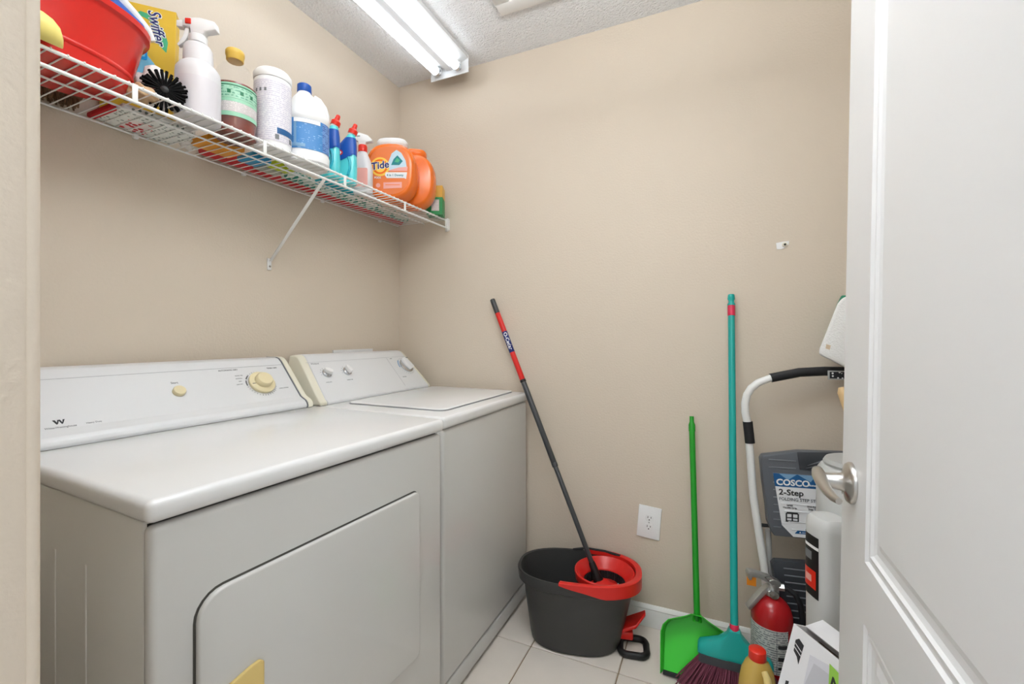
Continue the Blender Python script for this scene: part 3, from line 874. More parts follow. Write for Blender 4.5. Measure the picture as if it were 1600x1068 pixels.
# amber cleaner bottle
t = thing('cleaner_bottle', 'clear bottle of amber cleaner with green label and yellow cap', 'bottle', (0.215, -1.006, ZD))
r = 0.0545
obj('bottle', B().lathe([(0.046, 0), (r, 0.006), (r, 0.165), (0.052, 0.180), (0.044, 0.200), (0.032, 0.214), (0.022, 0.222), (0.018, 0.228), (0.018, 0.240)], 40, cap1=False), M['clear'], t)
obj('liquid', B().lathe([(0.045, 0.001), (r - 0.0012, 0.0065), (r - 0.0012, 0.148)], 40), M['amber'], t)
lb = obj('label_band', cylpatch(r + 0.0003, 0.050, 0.142, LAB - 80, LAB + 80), M['mint'], t)
obj('print_band', cylpatch(r + 0.0010, 0.100, 0.134, LAB - 76, LAB + 76), M['amberlabel'], lb)
obj('print_band', cylpatch(r + 0.0010, 0.062, 0.090, LAB - 76, LAB + 76), M['amberlabel2'], lb)
for a in (-52, -20, 12, 40):
    obj('print_mark', cylpatch(r + 0.0016, 0.112, 0.122, LAB + a, LAB + a + 9, seg=4), M['greenink'], lb)
obj('print_line', cylpatch(r + 0.0016, 0.134, 0.137, LAB - 40, LAB + 72), M['greenink'], lb)
obj('cap', B().lathe([(0.021, 0.230), (0.0225, 0.232), (0.0225, 0.243), (0.0245, 0.246), (0.0245, 0.256), (0.022, 0.260)], 30), M['capyellow'], t)

# canister of wipes
t = thing('wipes_canister', 'white cylindrical wipes canister with a pale lilac printed label', 'canister', (0.234, -0.899, ZD))
r = 0.0515
obj('body', B().lathe([(0.046, 0), (r, 0.004), (r, 0.215), (0.049, 0.218)], 40), M['white'], t)
lb = obj('label_band', cylpatch(r + 0.0003, 0.022, 0.205, LAB - 95, LAB + 95), M['canlabel'], t)
obj('blue_flash', cylpatch(r + 0.001, 0.046, 0.064, LAB + 8, LAB + 75), M['labelblue'], lb)
m_r = cylpatch(r + 0.001, 0.028, 0.043, LAB + 2, LAB + 14, seg=4)
obj('mark', m_r, M['greyink'], lb)
obj('mark', cylpatch(r + 0.001, 0.028, 0.042, LAB + 52, LAB + 66, seg=4), M['greyink'], lb)
for a in (-62, -46, -30):
    obj('mark', cylpatch(r + 0.001, 0.168, 0.178, LAB + a, LAB + a + 7, seg=3), M['greyink'], lb)
obj('lid', B().lathe([(r + 0.001, 0.217), (r + 0.002, 0.220), (r + 0.002, 0.236), (0.046, 0.246), (0.03, 0.250), (0.0, 0.251)], 40, cap1=False), M['white'], t)

# bleach jug
t = thing('bleach_jug', 'white bleach jug with blue cap and blue label', 'jug', (0.234, -0.772, ZD), (0, 0, R(LAB)))
b = B()
rg = [sup(0.058, 0.062, 2.5, 0.0), sup(0.064, 0.069, 2.5, 0.006), sup(0.065, 0.070, 2.5, 0.03), sup(0.062, 0.067, 2.5, 0.036), sup(0.062, 0.067, 2.5, 0.142), sup(0.065, 0.070, 2.5, 0.148), sup(0.063, 0.068, 2.4, 0.165), sup(0.052, 0.057, 2.2, 0.195),
      sup(0.036, 0.040, 2, 0.225, (0, -0.004)), sup(0.022, 0.022, 2, 0.243, (0, -0.008)), sup(0.019, 0.019, 2, 0.252, (0, -0.008))]
b.loops(rg)
obj('body', b, M['white'], t)
b = B()
rings = []
for z in (0.040, 0.138):
    rings.append([p for i, p in enumerate(sup(0.0628, 0.0678, 2.5, z)) if i <= 17 or i >= 31])
rings = [r_[17 + 1:] + r_[:17 + 1] for r_ in rings]
b.loops(rings, False, False, closed=False)
lb = obj('label_band', b, M['bleachlabel'], t)
b = B()
rings = []
for z in (0.041, 0.137):
    full = sup(0.0636, 0.0686, 2.5, z)
    rings.append([full[i] for i in range(4, 17)])
b.loops(rings, False, False, closed=False)
obj('side_print', b, M['bleachside'], lb)
def jug_patch(i0, i1, z0, z1, off, m, nm):
    bb = B(); rr = []
    for z in (z0, z1):
        full = sup(0.0628 + off, 0.0678 + off, 2.5, z)
        rr.append([full[i % 48] for i in range(i0, i1 + 1)])
    bb.loops(rr, False, False, closed=False)
    return obj(nm, bb, m, lb)
jug_patch(-11, -7, 0.120, 0.137, 0.001, M['redcap'], 'red_flash')
jug_patch(-5, -4, 0.05, 0.125, 0.001, M['labelblue2'], 'bubble_print')
jug_patch(-7, -1, 0.045, 0.056, 0.0012, M['labelblue2'], 'bubble_print')
jug_patch(-5, 3, 0.124, 0.137, 0.0014, M['whitetext'], 'bubble_print')
jug_patch(-11, -8, 0.062, 0.108, 0.001, M['whitetext'], 'bubble_print')
b = B().tube([(0.0, 0.020, 0.238), (0.0, 0.036, 0.232), (0.0, 0.052, 0.212), (0.0, 0.060, 0.188), (0.0, 0.060, 0.168), (0.0, 0.054, 0.158)], [0.012, 0.0125, 0.012, 0.0115, 0.012, 0.013], seg=14)
obj('handle', b, M['white'], t)
obj('cap', B().lathe([(0.0215, 0.248), (0.0225, 0.250), (0.0220, 0.272), (0.019, 0.275)], 30, (0, -0.008)), M['bluepl'], t)

# toilet cleaner bottles
def toilet_bottle(loc, label):
    t = thing('toilet_cleaner', label, 'bottle', loc, (0, 0, R(24.43)), group='toilet cleaner bottles')
    b = B()
    rg = [sup(0.028, 0.016, 3, 0.0), sup(0.034, 0.020, 3, 0.004), sup(0.036, 0.021, 3, 0.05), sup(0.035, 0.020, 3, 0.09), sup(0.033, 0.0195, 3, 0.125, (0.001, 0)), sup(0.030, 0.0195, 2.6, 0.150, (0.004, 0)), sup(0.020, 0.017, 2.2, 0.172, (0.012, 0)), sup(0.014, 0.014, 2, 0.186, (0.016, 0))]
    b.loops(rg)
    obj('bottle', b, M['aqua'], t)
    m_ = frame((0, -0.0205, 0), (1, 0, 0), (0, 0, 1))
    # blue sleeve label around the shoulder
    b = B().loops([sup(0.0348, 0.0205, 3, 0.108, (0.0005, 0)), sup(0.0342, 0.0205, 3, 0.125, (0.001, 0)), sup(0.0310, 0.0203, 2.6, 0.151, (0.004, 0)), sup(0.0205, 0.0176, 2.2, 0.173, (0.012, 0))], False, False)
    sl_ = obj('shoulder_label', b, M['bluepl'], t)
    b = B().prism([(-0.034, 0.109), (0.034, 0.109), (-0.028, 0.080)], 0.0012, m_, 0.0002)
    obj('label_point', b, M['bluepl'], sl_, smooth=0)
    pts = [(-0.012 + 0.012 * math.cos(R(a)), 0.114 + 0.010 * math.sin(R(a))) for a in range(0, 360, 24)]
    obj('emblem', B().prism([(p[0] - 0.008, p[1]) for p in pts], 0.0012, m_, 0.0008), M['redcap'], sl_, smooth=0)
    obj('emblem', B().prism([((p[0] + 0.012) * .6 - 0.020, (p[1] - .114) * .6 + .114) for p in pts], 0.0012, m_, 0.0012), M['whitetext'], sl_, smooth=0)
    b = B().tube([(0.012, -0.0212, 0.098), (0.018, -0.0212, 0.08), (0.018, -0.0212, 0.055), (0.010, -0.0212, 0.03)], 0.0045, seg=8)
    obj('ridge', b, M['aqua2'], t)
    ax = Vector((0.35, 0, 0.94)).normalized()
    mm = frame((0.016, 0, 0.184), Vector((0.94, 0, -0.35)), (0, 1, 0))
    obj('neck', B().lathe([(0.0135, 0), (0.0135, 0.008)], 18, mtx=mm), M['whitetext'], t)
    obj('cap', B().lathe([(0.0165, 0.008), (0.0165, 0.022), (0.0085, 0.030), (0.0075, 0.044), (0.005, 0.047)], 20, mtx=mm), M['redcap'], t)
toilet_bottle((0.222, -0.664, ZD), 'aqua toilet cleaner bottle with red cap, nearer the bleach jug')
toilet_bottle((0.228, -0.586, ZD), 'aqua toilet cleaner bottle with red cap, nearer the orange tub')

# small spray bottle with red collar
t = thing('spray_bottle', 'small clear spray bottle with white head and red collar', 'bottle', (0.205, -0.480, ZD), (0, 0, R(24.43)))
b = B().loops([sup(0.034, 0.024, 3, 0.0), sup(0.038, 0.027, 3, 0.005), sup(0.038, 0.027, 3, 0.10), sup(0.030, 0.022, 2.5, 0.135), sup(0.017, 0.016, 2, 0.165), sup(0.014, 0.014, 2, 0.175)])
obj('bottle', b, M['milky'], t)
b = B().prism(rrect(-0.026, 0.028, 0.02, 0.095, 0.006), 0.001, frame((0, -0.0272, 0), (1, 0, 0), (0, 0, 1)))
obj('label_print', b, M['tidepink'], t, smooth=0)
obj('collar', B().lathe([(0.017, 0.166), (0.0175, 0.17), (0.0175, 0.190), (0.015, 0.194)], 20), M['redcap'], t)
m_ = frame((0, 0, 0.192), (1, 0, 0), (0, 0, 1))
b = B().prism([(-0.046, 0.028), (-0.044, 0.042), (-0.01, 0.050), (0.022, 0.040), (0.042, 0.020), (0.038, 0.014), (0.014, 0.012), (0.010, 0.0), (-0.012, 0.0), (-0.016, 0.016)], 0.022, m_, -0.011)
b.bevel_all(0.003, 2, 40)
hd = obj('spray_head', b, M['white'], t)
text('lettering', 'ON OFF', 0.008, M['ink'], hd, m_ @ Matrix.Translation((-0.036, 0.032, 0.0115)))
obj('trigger', B().box((-0.032, 0.008, 0), (0.008, 0.035, 0.012), m_, bev=0.002), M['white'], hd)

# orange pods tubs
def pods_tub(loc, label, rotz, front):
    t = thing('detergent_tub', label, 'tub', loc, (0, 0, R(rotz)), group='orange detergent tubs')
    b = B()
    # side profile in x-z plane, rounded shape, thickness along y
    def outline(s, z0):
        pts = []
        for i in range(48):
            a = 2 * PI * i / 48
            ct, st = math.cos(a), math.sin(a)
            x = 0.105 * s * math.copysign(abs(ct) ** (2 / 2.7), ct)
            z = 0.120 + 0.120 * (1 - (1 - s) * 0.9) * math.copysign(abs(st) ** (2 / 2.7), st)
            if st < 0: x *= 1 - 0.16 * abs(st) ** 3
            pts.append((x, z))
        return pts
    rings = []
    for y_, s in ((-0.052, 0.86), (-0.050, 0.90), (-0.042, 0.955), (-0.026, 0.99), (0.0, 1.0), (0.026, 0.99), (0.042, 0.955), (0.050, 0.90), (0.052, 0.86)):
        rings.append([Vector((x, y_, z)) for x, z in outline(s, 0)])
    b.loops(rings)
    obj('body', b, M['tideorange'], t)
    obj('lid', B().loops([sup(0.060, 0.040, 2.6, 0.232), sup(0.064, 0.044, 2.6, 0.240), sup(0.064, 0.044, 2.6, 0.254), sup(0.058, 0.038, 2.6, 0.262), sup(0.02, 0.02, 2.2, 0.264)]), M['white'] if front else M['tideorange'], t)
    if not front: return t
    m_ = frame((0, -0.0522, 0), (1, 0, 0), (0, 0, 1))
    lb = obj('front_label', B().prism(outline(0.80, 0), 0.0006, m_), M['tidelabel'], t, smooth=0)
    pts = [(-0.015, 0.125), (0.01, 0.19), (0.03, 0.205), (0.05, 0.192), (0.068, 0.16), (0.074, 0.122), (0.0, 0.118)]
    obj('sky_print', B().prism(pts, 0.0005, m_, 0.0007), M['tidesky'], lb, smooth=0)
    pts = [(-0.01, 0.118), (0.074, 0.118), (0.076, 0.135), (0.04, 0.132)]
    obj('pink_print', B().prism(pts, 0.0005, m_, 0.0009), M['tidepink'], lb, smooth=0)
    def disc(cx, cz, r_): return [(cx + r_ * math.cos(R(a)), cz + r_ * math.sin(R(a))) for a in range(0, 360, 12)]
    d = obj('emblem', B().prism(disc(-0.038, 0.135, 0.039), 0.0005, m_, 0.0012), M['tideyellow'], lb, smooth=0)
    obj('emblem', B().prism(disc(-0.038, 0.135, 0.031), 0.0005, m_, 0.0016), M['tideorange'], lb, smooth=0)
    obj('emblem', B().prism(disc(-0.038, 0.135, 0.023), 0.0005, m_, 0.0020), M['tideyellow'], lb, smooth=0)
    mt = m_ @ Matrix.Translation((-0.073, 0.121, 0.0026)) @ Matrix.Rotation(R(9), 4, 'Z')
    text('lettering', 'Tide', 0.041, M['whitetext'], lb, mt, bold=0.0024, shear=0.12)
    text('lettering', 'Tide', 0.041, M['navy'], lb, mt @ Matrix.Translation((0, 0, 0.0006)), bold=0.0010, shear=0.12)
    text('lettering', 'PODS', 0.011, M['whitetext'], lb, m_ @ Matrix.Translation((-0.062, 0.086, 0.0022)), bold=0.0003)
    obj('band_print', B().prism([(-0.01, 0.088), (0.062, 0.088), (0.070, 0.084), (0.074, 0.112), (-0.014, 0.112), (-0.018, 0.1)], 0.0005, m_, 0.0013), M['labelwhite'], lb, smooth=0)
    text('lettering', '4 in 1 Downy', 0.0125, M['tealink'], lb, m_ @ Matrix.Translation((-0.010, 0.096, 0.0019)), bold=0.0003)
    obj('pod_print', B().prism([(0.008, 0.142), (0.042, 0.142), (0.056, 0.158), (0.034, 0.182), (0.018, 0.166)], 0.0005, m_, 0.0014), M['tealink'], lb, smooth=0)
    obj('pod_print', B().prism([(0.022, 0.154), (0.038, 0.152), (0.044, 0.162), (0.032, 0.172)], 0.0005, m_, 0.0019), M['box_green'], lb, smooth=0)
    obj('info_print', B().prism([(-0.024, 0.044), (0.052, 0.048), (0.052, 0.072), (-0.024, 0.070)], 0.0005, m_, 0.0012), M['tidepink'], lb, smooth=0)
    obj('info_print', B().prism(disc(-0.046, 0.058, 0.009), 0.0005, m_, 0.0012), M['tidepink'], lb, smooth=0)
    obj('info_print', B().box((0.014, 0.060, 0.0020), (0.06, 0.003, 0.0004), m_), M['tidelabel'], lb, smooth=0)
    return t
pods_tub((0.235, -0.335, ZD), 'orange detergent pod tub with white lid and printed front', 24.43, True)
pods_tub((0.244, -0.211, ZD), 'plain-sided orange detergent tub behind the printed one', 24.43, False)

# small yellow and green box at the shelf end
t = thing('small_carton', 'small yellow and green carton at the right end of the wire shelf', 'carton', (0.284, -0.086, ZD), (0, 0, R(24.43)))
obj('lower_carton', B().box((0, 0, 0.040), (0.075, 0.07, 0.080), bev=0.001, seg=1), M['smallgreen'], t, smooth=0)
obj('upper_carton', B().box((0, 0, 0.107), (0.075, 0.07, 0.054), bev=0.001, seg=1), M['smallyellow'], t, smooth=0)
obj('print_panel', B().box((0.004, -0.0354, 0.042), (0.036, 0.0008, 0.052)), M['amberlabel2'], t, smooth=0)

# wrap rolls and flat packs lying on the deck
tag(obj('wrap_roll', B().cyl((0.026, -0.985, ZD + 0.0205), (0.026, -0.02, ZD + 0.0205), 0.020, seg=20), M['redroll']), 'red wrapping roll lying along the wall at the back of the shelf', 'roll')
tag(obj('wrap_roll', B().cyl((0.076, -0.735, ZD + 0.0205), (0.076, -0.045, ZD + 0.0205), 0.020, seg=20), M['greenroll']), 'green patterned wrapping roll lying in front of the red one', 'roll')
tag(obj('sponge_pack', B().box((0.105, -0.985, ZD + 0.013), (0.085, 0.115, 0.024), bev=0.006), M['sponge_o']), 'orange sponge pack with dark dots lying behind the amber bottle', 'pack')
tag(obj('wipe_pack', B().box((0.115, -0.875, ZD + 0.011), (0.085, 0.065, 0.021), bev=0.006), M['pack_b']), 'blue wipe pack lying behind the white canister', 'pack')
tag(obj('sponge_pack', B().box((0.137, -0.795, ZD + 0.010), (0.050, 0.075, 0.019), bev=0.006), M['sponge_l']), 'lime yellow sponge pack lying behind the bleach jug', 'pack')
tag(obj('grey_pack', B().box((0.080, -0.80, ZD + 0.009), (0.045, 0.08, 0.016), bev=0.004), M['beigegrey']), 'flat grey pack lying between the lime sponge pack and the wall', 'pack')
tag(obj('blue_pad', B().box((0.155, -0.565, ZD + 0.010), (0.060, 0.16, 0.018), bev=0.005), M['aqua2']), 'aqua cleaning pad lying behind the toilet cleaner bottles', 'pad')

# ------------------------------------------------------------------ wall bits
t = thing('wall_outlet', 'white duplex electrical outlet, slightly crooked on the beige wall', 'outlet', (1.245, -0.0005, 0.414), (0, R(4.5), 0))
m_ = frame((0, 0, 0), (1, 0, 0), (0, 0, 1))
b = B().prism(rrect(-0.044, 0.044, -0.064, 0.064, 0.003, 2), 0.006, m_); b.bevel_all(0.0022, 2, 60)
pl = obj('cover_plate', b, M['white'], t)
for zz in (0.018, -0.018):
    pts = []
    for i in range(28):
        a = 2 * PI * i / 28
        pts.append((0.0165 * math.cos(a), zz + max(-0.0125, min(0.0125, 0.0165 * math.sin(a)))))
    rc = obj('receptacle', B().prism(pts, 0.0072, m_), M['white'], t, smooth=30)
    obj('slot', B().box((-0.006, zz + 0.003, 0.0072), (0.0022, 0.008, 0.0008), m_), M['ink'], rc, smooth=0)
    obj('slot', B().box((0.006, zz + 0.003, 0.0072), (0.0022, 0.0065, 0.0008), m_), M['ink'], rc, smooth=0)
    obj('slot', B().lathe([(0.0024, 0.007), (0.0024, 0.0076)], 12, (0, zz - 0.007), mtx=m_), M['ink'], rc, smooth=0)
obj('screw', B().lathe([(0.003, 0.006), (0.003, 0.0072), (0.0, 0.0078)], 12, mtx=m_, cap1=False), M['metalgrey'], t)

t = thing('wall_anchor', 'small screw anchor with a pale plaster patch high on the back wall', 'anchor', (1.708, -0.0005, 1.482))
m_ = frame((0, 0, 0), (1, 0, 0), (0, 0, 1))
obj('patch', B().prism([(-0.024, 0.010), (-0.004, 0.013), (0.016, 0.014), (0.015, 0.002), (0.006, -0.009), (-0.010, -0.014), (-0.022, -0.012)], 0.0012, m_), M['white'], t, smooth=0)
obj('anchor_ring', B().lathe([(0.009, 0.001), (0.008, 0.005), (0.004, 0.006), (0.0038, 0.002)], 18, (0.003, 0.002), mtx=m_), M['cream'], t)
obj('screw', B().lathe([(0.0036, 0.002), (0.0036, 0.009), (0.0, 0.010)], 12, (0.003, 0.002), mtx=m_, cap1=False), M['ink'], t)

# ------------------------------------------------------------------ mop bucket
t = thing('mop_bucket', 'charcoal oval spin mop bucket with red wringer on the tiles', 'bucket', (1.003, -0.183, 0), (0, 0, R(11.5)))
b = B()
n_ = 2.45
rg = [sup(0.150, 0.100, n_, 0.0, (-0.012, 0)), sup(0.165, 0.112, n_, 0.006, (-0.012, 0)), sup(0.172, 0.117, n_, 0.03, (-0.010, 0)), sup(0.196, 0.130, n_, 0.16, (-0.004, 0)), sup(0.208, 0.134, n_, 0.222),
      sup(0.212, 0.135, n_, 0.226), sup(0.228, 0.141, n_, 0.232), sup(0.232, 0.143, n_, 0.266), sup(0.229, 0.141, n_, 0.270), sup(0.221, 0.134, n_, 0.268), sup(0.206, 0.128, n_, 0.215), sup(0.170, 0.110, n_, 0.04, (-0.01, 0)), sup(0.15, 0.09, n_, 0.03, (-0.01, 0))]
b.loops(rg)
obj('tank', b, M['bucket'], t)
# red band hugging the right half of the rim
def band(a0, a1, n=40):
    out = []
    for k in range(n + 1):
        f = k / n
        tt = R(a0 + (a1 - a0) * f)
        ct, st = math.cos(tt), math.sin(tt)
        e = min(1.0, min(f, 1 - f) * 6)
        def P_(a, b_): return (a * math.copysign(abs(ct) ** (2 / n_), ct), b_ * math.copysign(abs(st) ** (2 / n_), st))
        o1 = P_(0.2345, 0.1455); o2 = P_(0.2375, 0.1485); i1 = P_(0.2190, 0.1320); i2 = P_(0.2160, 0.1290)
        zl = 0.268 - 0.034 * e; zt = 0.277
        out.append([Vector((o1[0], o1[1], zl)), Vector((o2[0], o2[1], zl)), Vector((o2[0], o2[1], zt)), Vector((o1[0], o1[1], zt + 0.002)), Vector((i1[0], i1[1], zt + 0.002)), Vector((i2[0], i2[1], zt)), Vector((i2[0], i2[1], 0.262)), Vector((i1[0], i1[1], 0.271)), Vector((o1[0], o1[1], 0.271))])
    return B().loops(out, True, True)
obj('red_rim', band(-100, 86), M['red'], t)
# wringer dish and basket
cx = 0.100
b = B().lathe([(0.102, 0.236), (0.109, 0.240), (0.1120, 0.260), (0.1120, 0.268), (0.107, 0.271), (0.101, 0.266), (0.086, 0.242), (0.080, 0.236), (0.077, 0.232), (0.077, 0.226)], 48, (cx, -0.002), cap0=False, cap1=False)
wr = obj('wringer_dish', b, M['red'], t)
b = B().lathe([(0.0775, 0.231), (0.072, 0.205), (0.066, 0.165), (0.0, 0.160), (0.0, 0.157), (0.068, 0.162), (0.076, 0.205), (0.0795, 0.228)], 48, (cx, -0.002), cap0=False, cap1=False)
obj('wringer_basket', b, M['black'], t)
b = B()
for i in range(44):
    a = 2 * PI * i / 44
    m_ = Matrix.Translation((cx, -0.002, 0)) @ Matrix.Rotation(a, 4, 'Z')
    b.box((0.0725, 0, 0.208), (0.006, 0.0042, 0.044), m_)
o_ = obj('basket_ribs', b, M['blackrub'], t, smooth=0); o_['kind'] = 'stuff'
# wringer end plate joining dish and rim
b = B().prism([(cx + 0.095 * math.cos(R(a)), -0.002 + 0.095 * math.sin(R(a))) for a in range(-60, 61, 8)] + [(0.222 * math.cos(R(a)), 0.128 * math.sin(R(a))) for a in range(52, -53, -8)], 0.004, None, 0.252)
obj('dish_bridge', b, M['red'], t)
# grip line: bucket handle wire
b = B().tube([(-0.03, 0.138, 0.268), (0.02, 0.136, 0.280), (0.10, 0.126, 0.280), (0.16, 0.105, 0.278)], 0.005, seg=8)
obj('carry_handle', b, M['blackrub'], t)
# pedal
b = B().prism([(0.150, -0.045), (0.215, -0.040), (0.250, -0.012), (0.250, 0.012), (0.215, 0.030), (0.150, 0.030)], 0.012, None, 0.0)
for v in b.bm.verts:
    f = (v.co.x - 0.15) / 0.1
    v.co.z += 0.060 + 0.040 * max(0, f) + (0.020 if f > 0.9 else 0)
b.bevel_all(0.003, 2, 40)
obj('pedal', b, M['red'], t)
obj('pedal_arm', B().box((0.175, -0.015, 0.050), (0.06, 0.035, 0.03), bev=0.006), M['red'], t)
pts = rrect(0.158, 0.252, -0.075, 0.020, 0.026, 5)
b = B().tube([(p[0], p[1], 0.0125) for p in pts], 0.012, seg=10, closed=True)
obj('foot_loop', b, M['black'], t)

# mop standing in the bucket
Pb = Vector((1.073, -0.150, 0.205)); Pt = Vector((0.551, -0.021, 1.326))
B0 = Vector((1.0900, -0.1420, 0.172))
dvec = (Pt - B0).normalized(); LM = (Pt - B0).length
t = thing('spin_mop', 'spin mop with red and grey pole leaning from the bucket against the wall', 'mop', B0)
mz = frame((0, 0, 0), dvec.orthogonal(), dvec.cross(dvec.orthogonal()))
def seg_(n, a, b_, r0, m, par=None):
    return obj(n, B().lathe([(r0 * 0.9, a), (r0, a + 0.002), (r0, b_ - 0.002), (r0 * 0.9, b_)], 20, mtx=mz), m, par or t)
seg_('lower_pole', 0.05, LM * 0.395, 0.0098, M['pole'])
seg_('pole_joint', LM * 0.385, LM * 0.40, 0.0125, M['pole'])
seg_('upper_pole', LM * 0.395, LM * 0.685, 0.0118, M['pole'])
seg_('pole_joint', LM * 0.68, LM * 0.69, 0.0132, M['black'])
rg_ = seg_('red_grip', LM * 0.688, LM * 0.945, 0.0120, M['red'])
lab = seg_('grip_label', LM * 0.79, LM * 0.872, 0.0123, M['navy'], rg_)
def wrapz(p):
    # text running along the pole, on the camera side
    vdir = (Vector((1.48, -1.847, 1.16)) - Vector((0.7, -0.05, 1.1))).normalized()
    w = (vdir - dvec * vdir.dot(dvec)).normalized(); s_ = dvec.cross(w)
    a = p.y / 0.0126
    return -dvec * p.x + dvec * (LM * 0.866) + (w * math.cos(a) + s_ * -math.sin(a)) * (0.0124 + p.z)
text('lettering', 'O-Cedar', 0.024, M['whitetext'], rg_, None, sx=0.95, bold=0.0003, wrap=lambda p: wrapz(Vector((p.x, -(p.y - 0.008), p.z))))
seg_('pole_end', LM * 0.943, LM, 0.0118, M['pole'])
obj('socket', B().lathe([(0.019, 0.030), (0.020, 0.04), (0.015, 0.07), (0.013, 0.105), (0.011, 0.112)], 20, mtx=mz), M['black'], t)
obj('mop_head', B().lathe([(0.0, 0.004), (0.045, 0.004), (0.060, 0.010), (0.060, 0.016), (0.030, 0.026), (0.019, 0.036), (0.0, 0.038)], 36, mtx=Matrix.Rotation(R(-6), 4, 'Y') @ Matrix.Translation((0, 0, 0.008)), cap0=False, cap1=False), M['red'], t)
fr = B()
for i in range(70):
    a = random.uniform(0, 2 * PI)
    r0 = 0.052
    p0 = Vector((r0 * math.cos(a), r0 * math.sin(a), 0.012)); p1 = Vector((0.062 * math.cos(a + .1), 0.062 * math.sin(a + .1), 0.022 + random.uniform(-.008, .01))); p2 = Vector((0.066 * math.cos(a + .2), 0.066 * math.sin(a + .2), 0.004 + random.uniform(-.006, .01)))
    fr.tube([p0, p1, p2], 0.0022, seg=5)
o_ = obj('mop_strands', fr, M['terry'], t); o_['kind'] = 'stuff'

# ------------------------------------------------------------------ dustpan with green handle
t = thing('dustpan', 'bright green long handled dustpan leaning on the wall beside the broom', 'dustpan', (1.428, -0.250, 0.0015), (R(-24.5), 0, 0))
half = [(-0.104, 0.012), (-0.104, 0.128), (-0.098, 0.150), (-0.082, 0.168), (-0.060, 0.176), (-0.035, 0.186), (-0.015, 0.197)]
outl = half + [(-x, z) for x, z in reversed(half)]
obj('tray', B().prism(outl, 0.004, frame((0, 0, 0), (1, 0, 0), (0, 0, 1))), M['green'], t, smooth=0)
# wall around the tray, local front = -y
rings = []
for i, (x, z) in enumerate(outl):
    dpt = 0.028 + 0.045 * min(1, max(0, (z - 0.012) / 0.15))
    cxv = Vector((0, 0, 0.09)); dn = (Vector((x, 0, z)) - cxv).normalized()
    p = Vector((x, 0, z))
    rings.append([p + Vector((0, 0.0005, 0)), p + Vector((0, -dpt, 0)) + dn * 0.008, p + Vector((0, -dpt - 0.002, 0)) + dn * 0.011, p + dn * 0.0035 + Vector((0, 0.0005, 0))])
obj('rim', B().loops(rings, True, True), M['green'], t, smooth=35)
obj('rubber_lip', B().box((0, -0.004, 0.008), (0.212, 0.012, 0.014), bev=0.003), M['blackrub'], t)
b = B().tube([(0, -0.004, 0.182), (0, -0.008, 0.206)], [0.016, 0.013], seg=18)
obj('socket', b, M['green'], t)
h0 = Vector((0, -0.010, 0.185))
rinv = Matrix.Rotation(R(24.5), 4, 'X')
top_local = rinv @ (Vector((1.4035, -0.022, 0.852)) - Vector((1.428, -0.250, 0.0015)))
dh = top_local - h0
hd = obj('pole', B().tube([h0, h0 + dh * 0.93], 0.0105, seg=18), M['greenpole'], t)
obj('pole_cap', B().tube([h0 + dh * 0.92, h0 + dh * 0.955, h0 + dh * 0.97, h0 + dh], [0.012, 0.012, 0.008, 0.008], seg=16), M['greenpole'], hd)

# ------------------------------------------------------------------ broom
t = thing('broom', 'teal broom with maroon bristles standing in front of the dustpan', 'broom', (1.539, -0.289, 0.0))
ph0 = Vector((0, 0, 0.236)); ph1 = Vector((0.002, 0.271, 1.312))
dh = (ph1 - ph0)
mz = frame(ph0, (1, 0, 0), dh.cross(Vector((1, 0, 0))))
L = dh.length
pole = obj('pole', B().lathe([(0.0115, 0.0), (0.0115, L * 0.925)], 20, mtx=mz), M['teal'], t)
obj('band', B().lathe([(0.0122, L * 0.925), (0.0128, L * 0.928), (0.0128, L * 0.958), (0.0122, L * 0.96)], 20, mtx=mz), M['pink'], pole)
obj('pole_tip', B().lathe([(0.0125, L * 0.96), (0.0135, L * 0.965), (0.0095, L * 0.972), (0.0095, L * 0.978), (0.013, L * 0.983), (0.011, L * 0.998), (0.004, L)], 20, mtx=mz), M['teal'], pole)
obj('band', B().lathe([(0.0125, -0.004), (0.0135, 0.0), (0.0135, 0.014), (0.0125, 0.016)], 20, mtx=mz), M['pink'], pole)
# head: cross sections along x
rg = []
for x, zt, zb, dpt in ((-0.106, 0.170, 0.148, 0.016), (-0.100, 0.180, 0.140, 0.024), (-0.075, 0.188, 0.137, 0.027), (-0.045, 0.200, 0.136, 0.028), (-0.022, 0.222, 0.136, 0.027), (-0.015, 0.240, 0.136, 0.025), (0.015, 0.240, 0.136, 0.025),
                       (0.022, 0.222, 0.136, 0.027), (0.045, 0.196, 0.136, 0.028), (0.075, 0.178, 0.137, 0.027), (0.100, 0.168, 0.140, 0.024), (0.106, 0.160, 0.146, 0.016)):
    tp = 0.016 if abs(x) < 0.03 else dpt * 0.7
    zm = min(zt - 0.006, 0.162)
    rg.append([Vector((x, -tp, zt - 0.004)), Vector((x, -tp * 0.6, zt)), Vector((x, tp * 0.6, zt)), Vector((x, tp, zt - 0.004)), Vector((x, dpt, zm)), Vector((x, dpt, zb + 0.003)), Vector((x, dpt * 0.9, zb)), Vector((x, -dpt * 0.9, zb)), Vector((x, -dpt, zb + 0.003)), Vector((x, -dpt, zm))])
hdp = obj('head', B().loops(rg), M['teal'], t, smooth=50)
rg = [[Vector((x, s * d, z)) for s, z in ((-1, 0.150), (1, 0.150), (0.95, 0.124), (-0.95, 0.124))] for x, d in ((-0.103, 0.0240), (-0.094, 0.0295), (0.094, 0.0295), (0.103, 0.0240))]
obj('bristle_base', B().loops(rg), M['stooldark'], hdp)
bb = B()
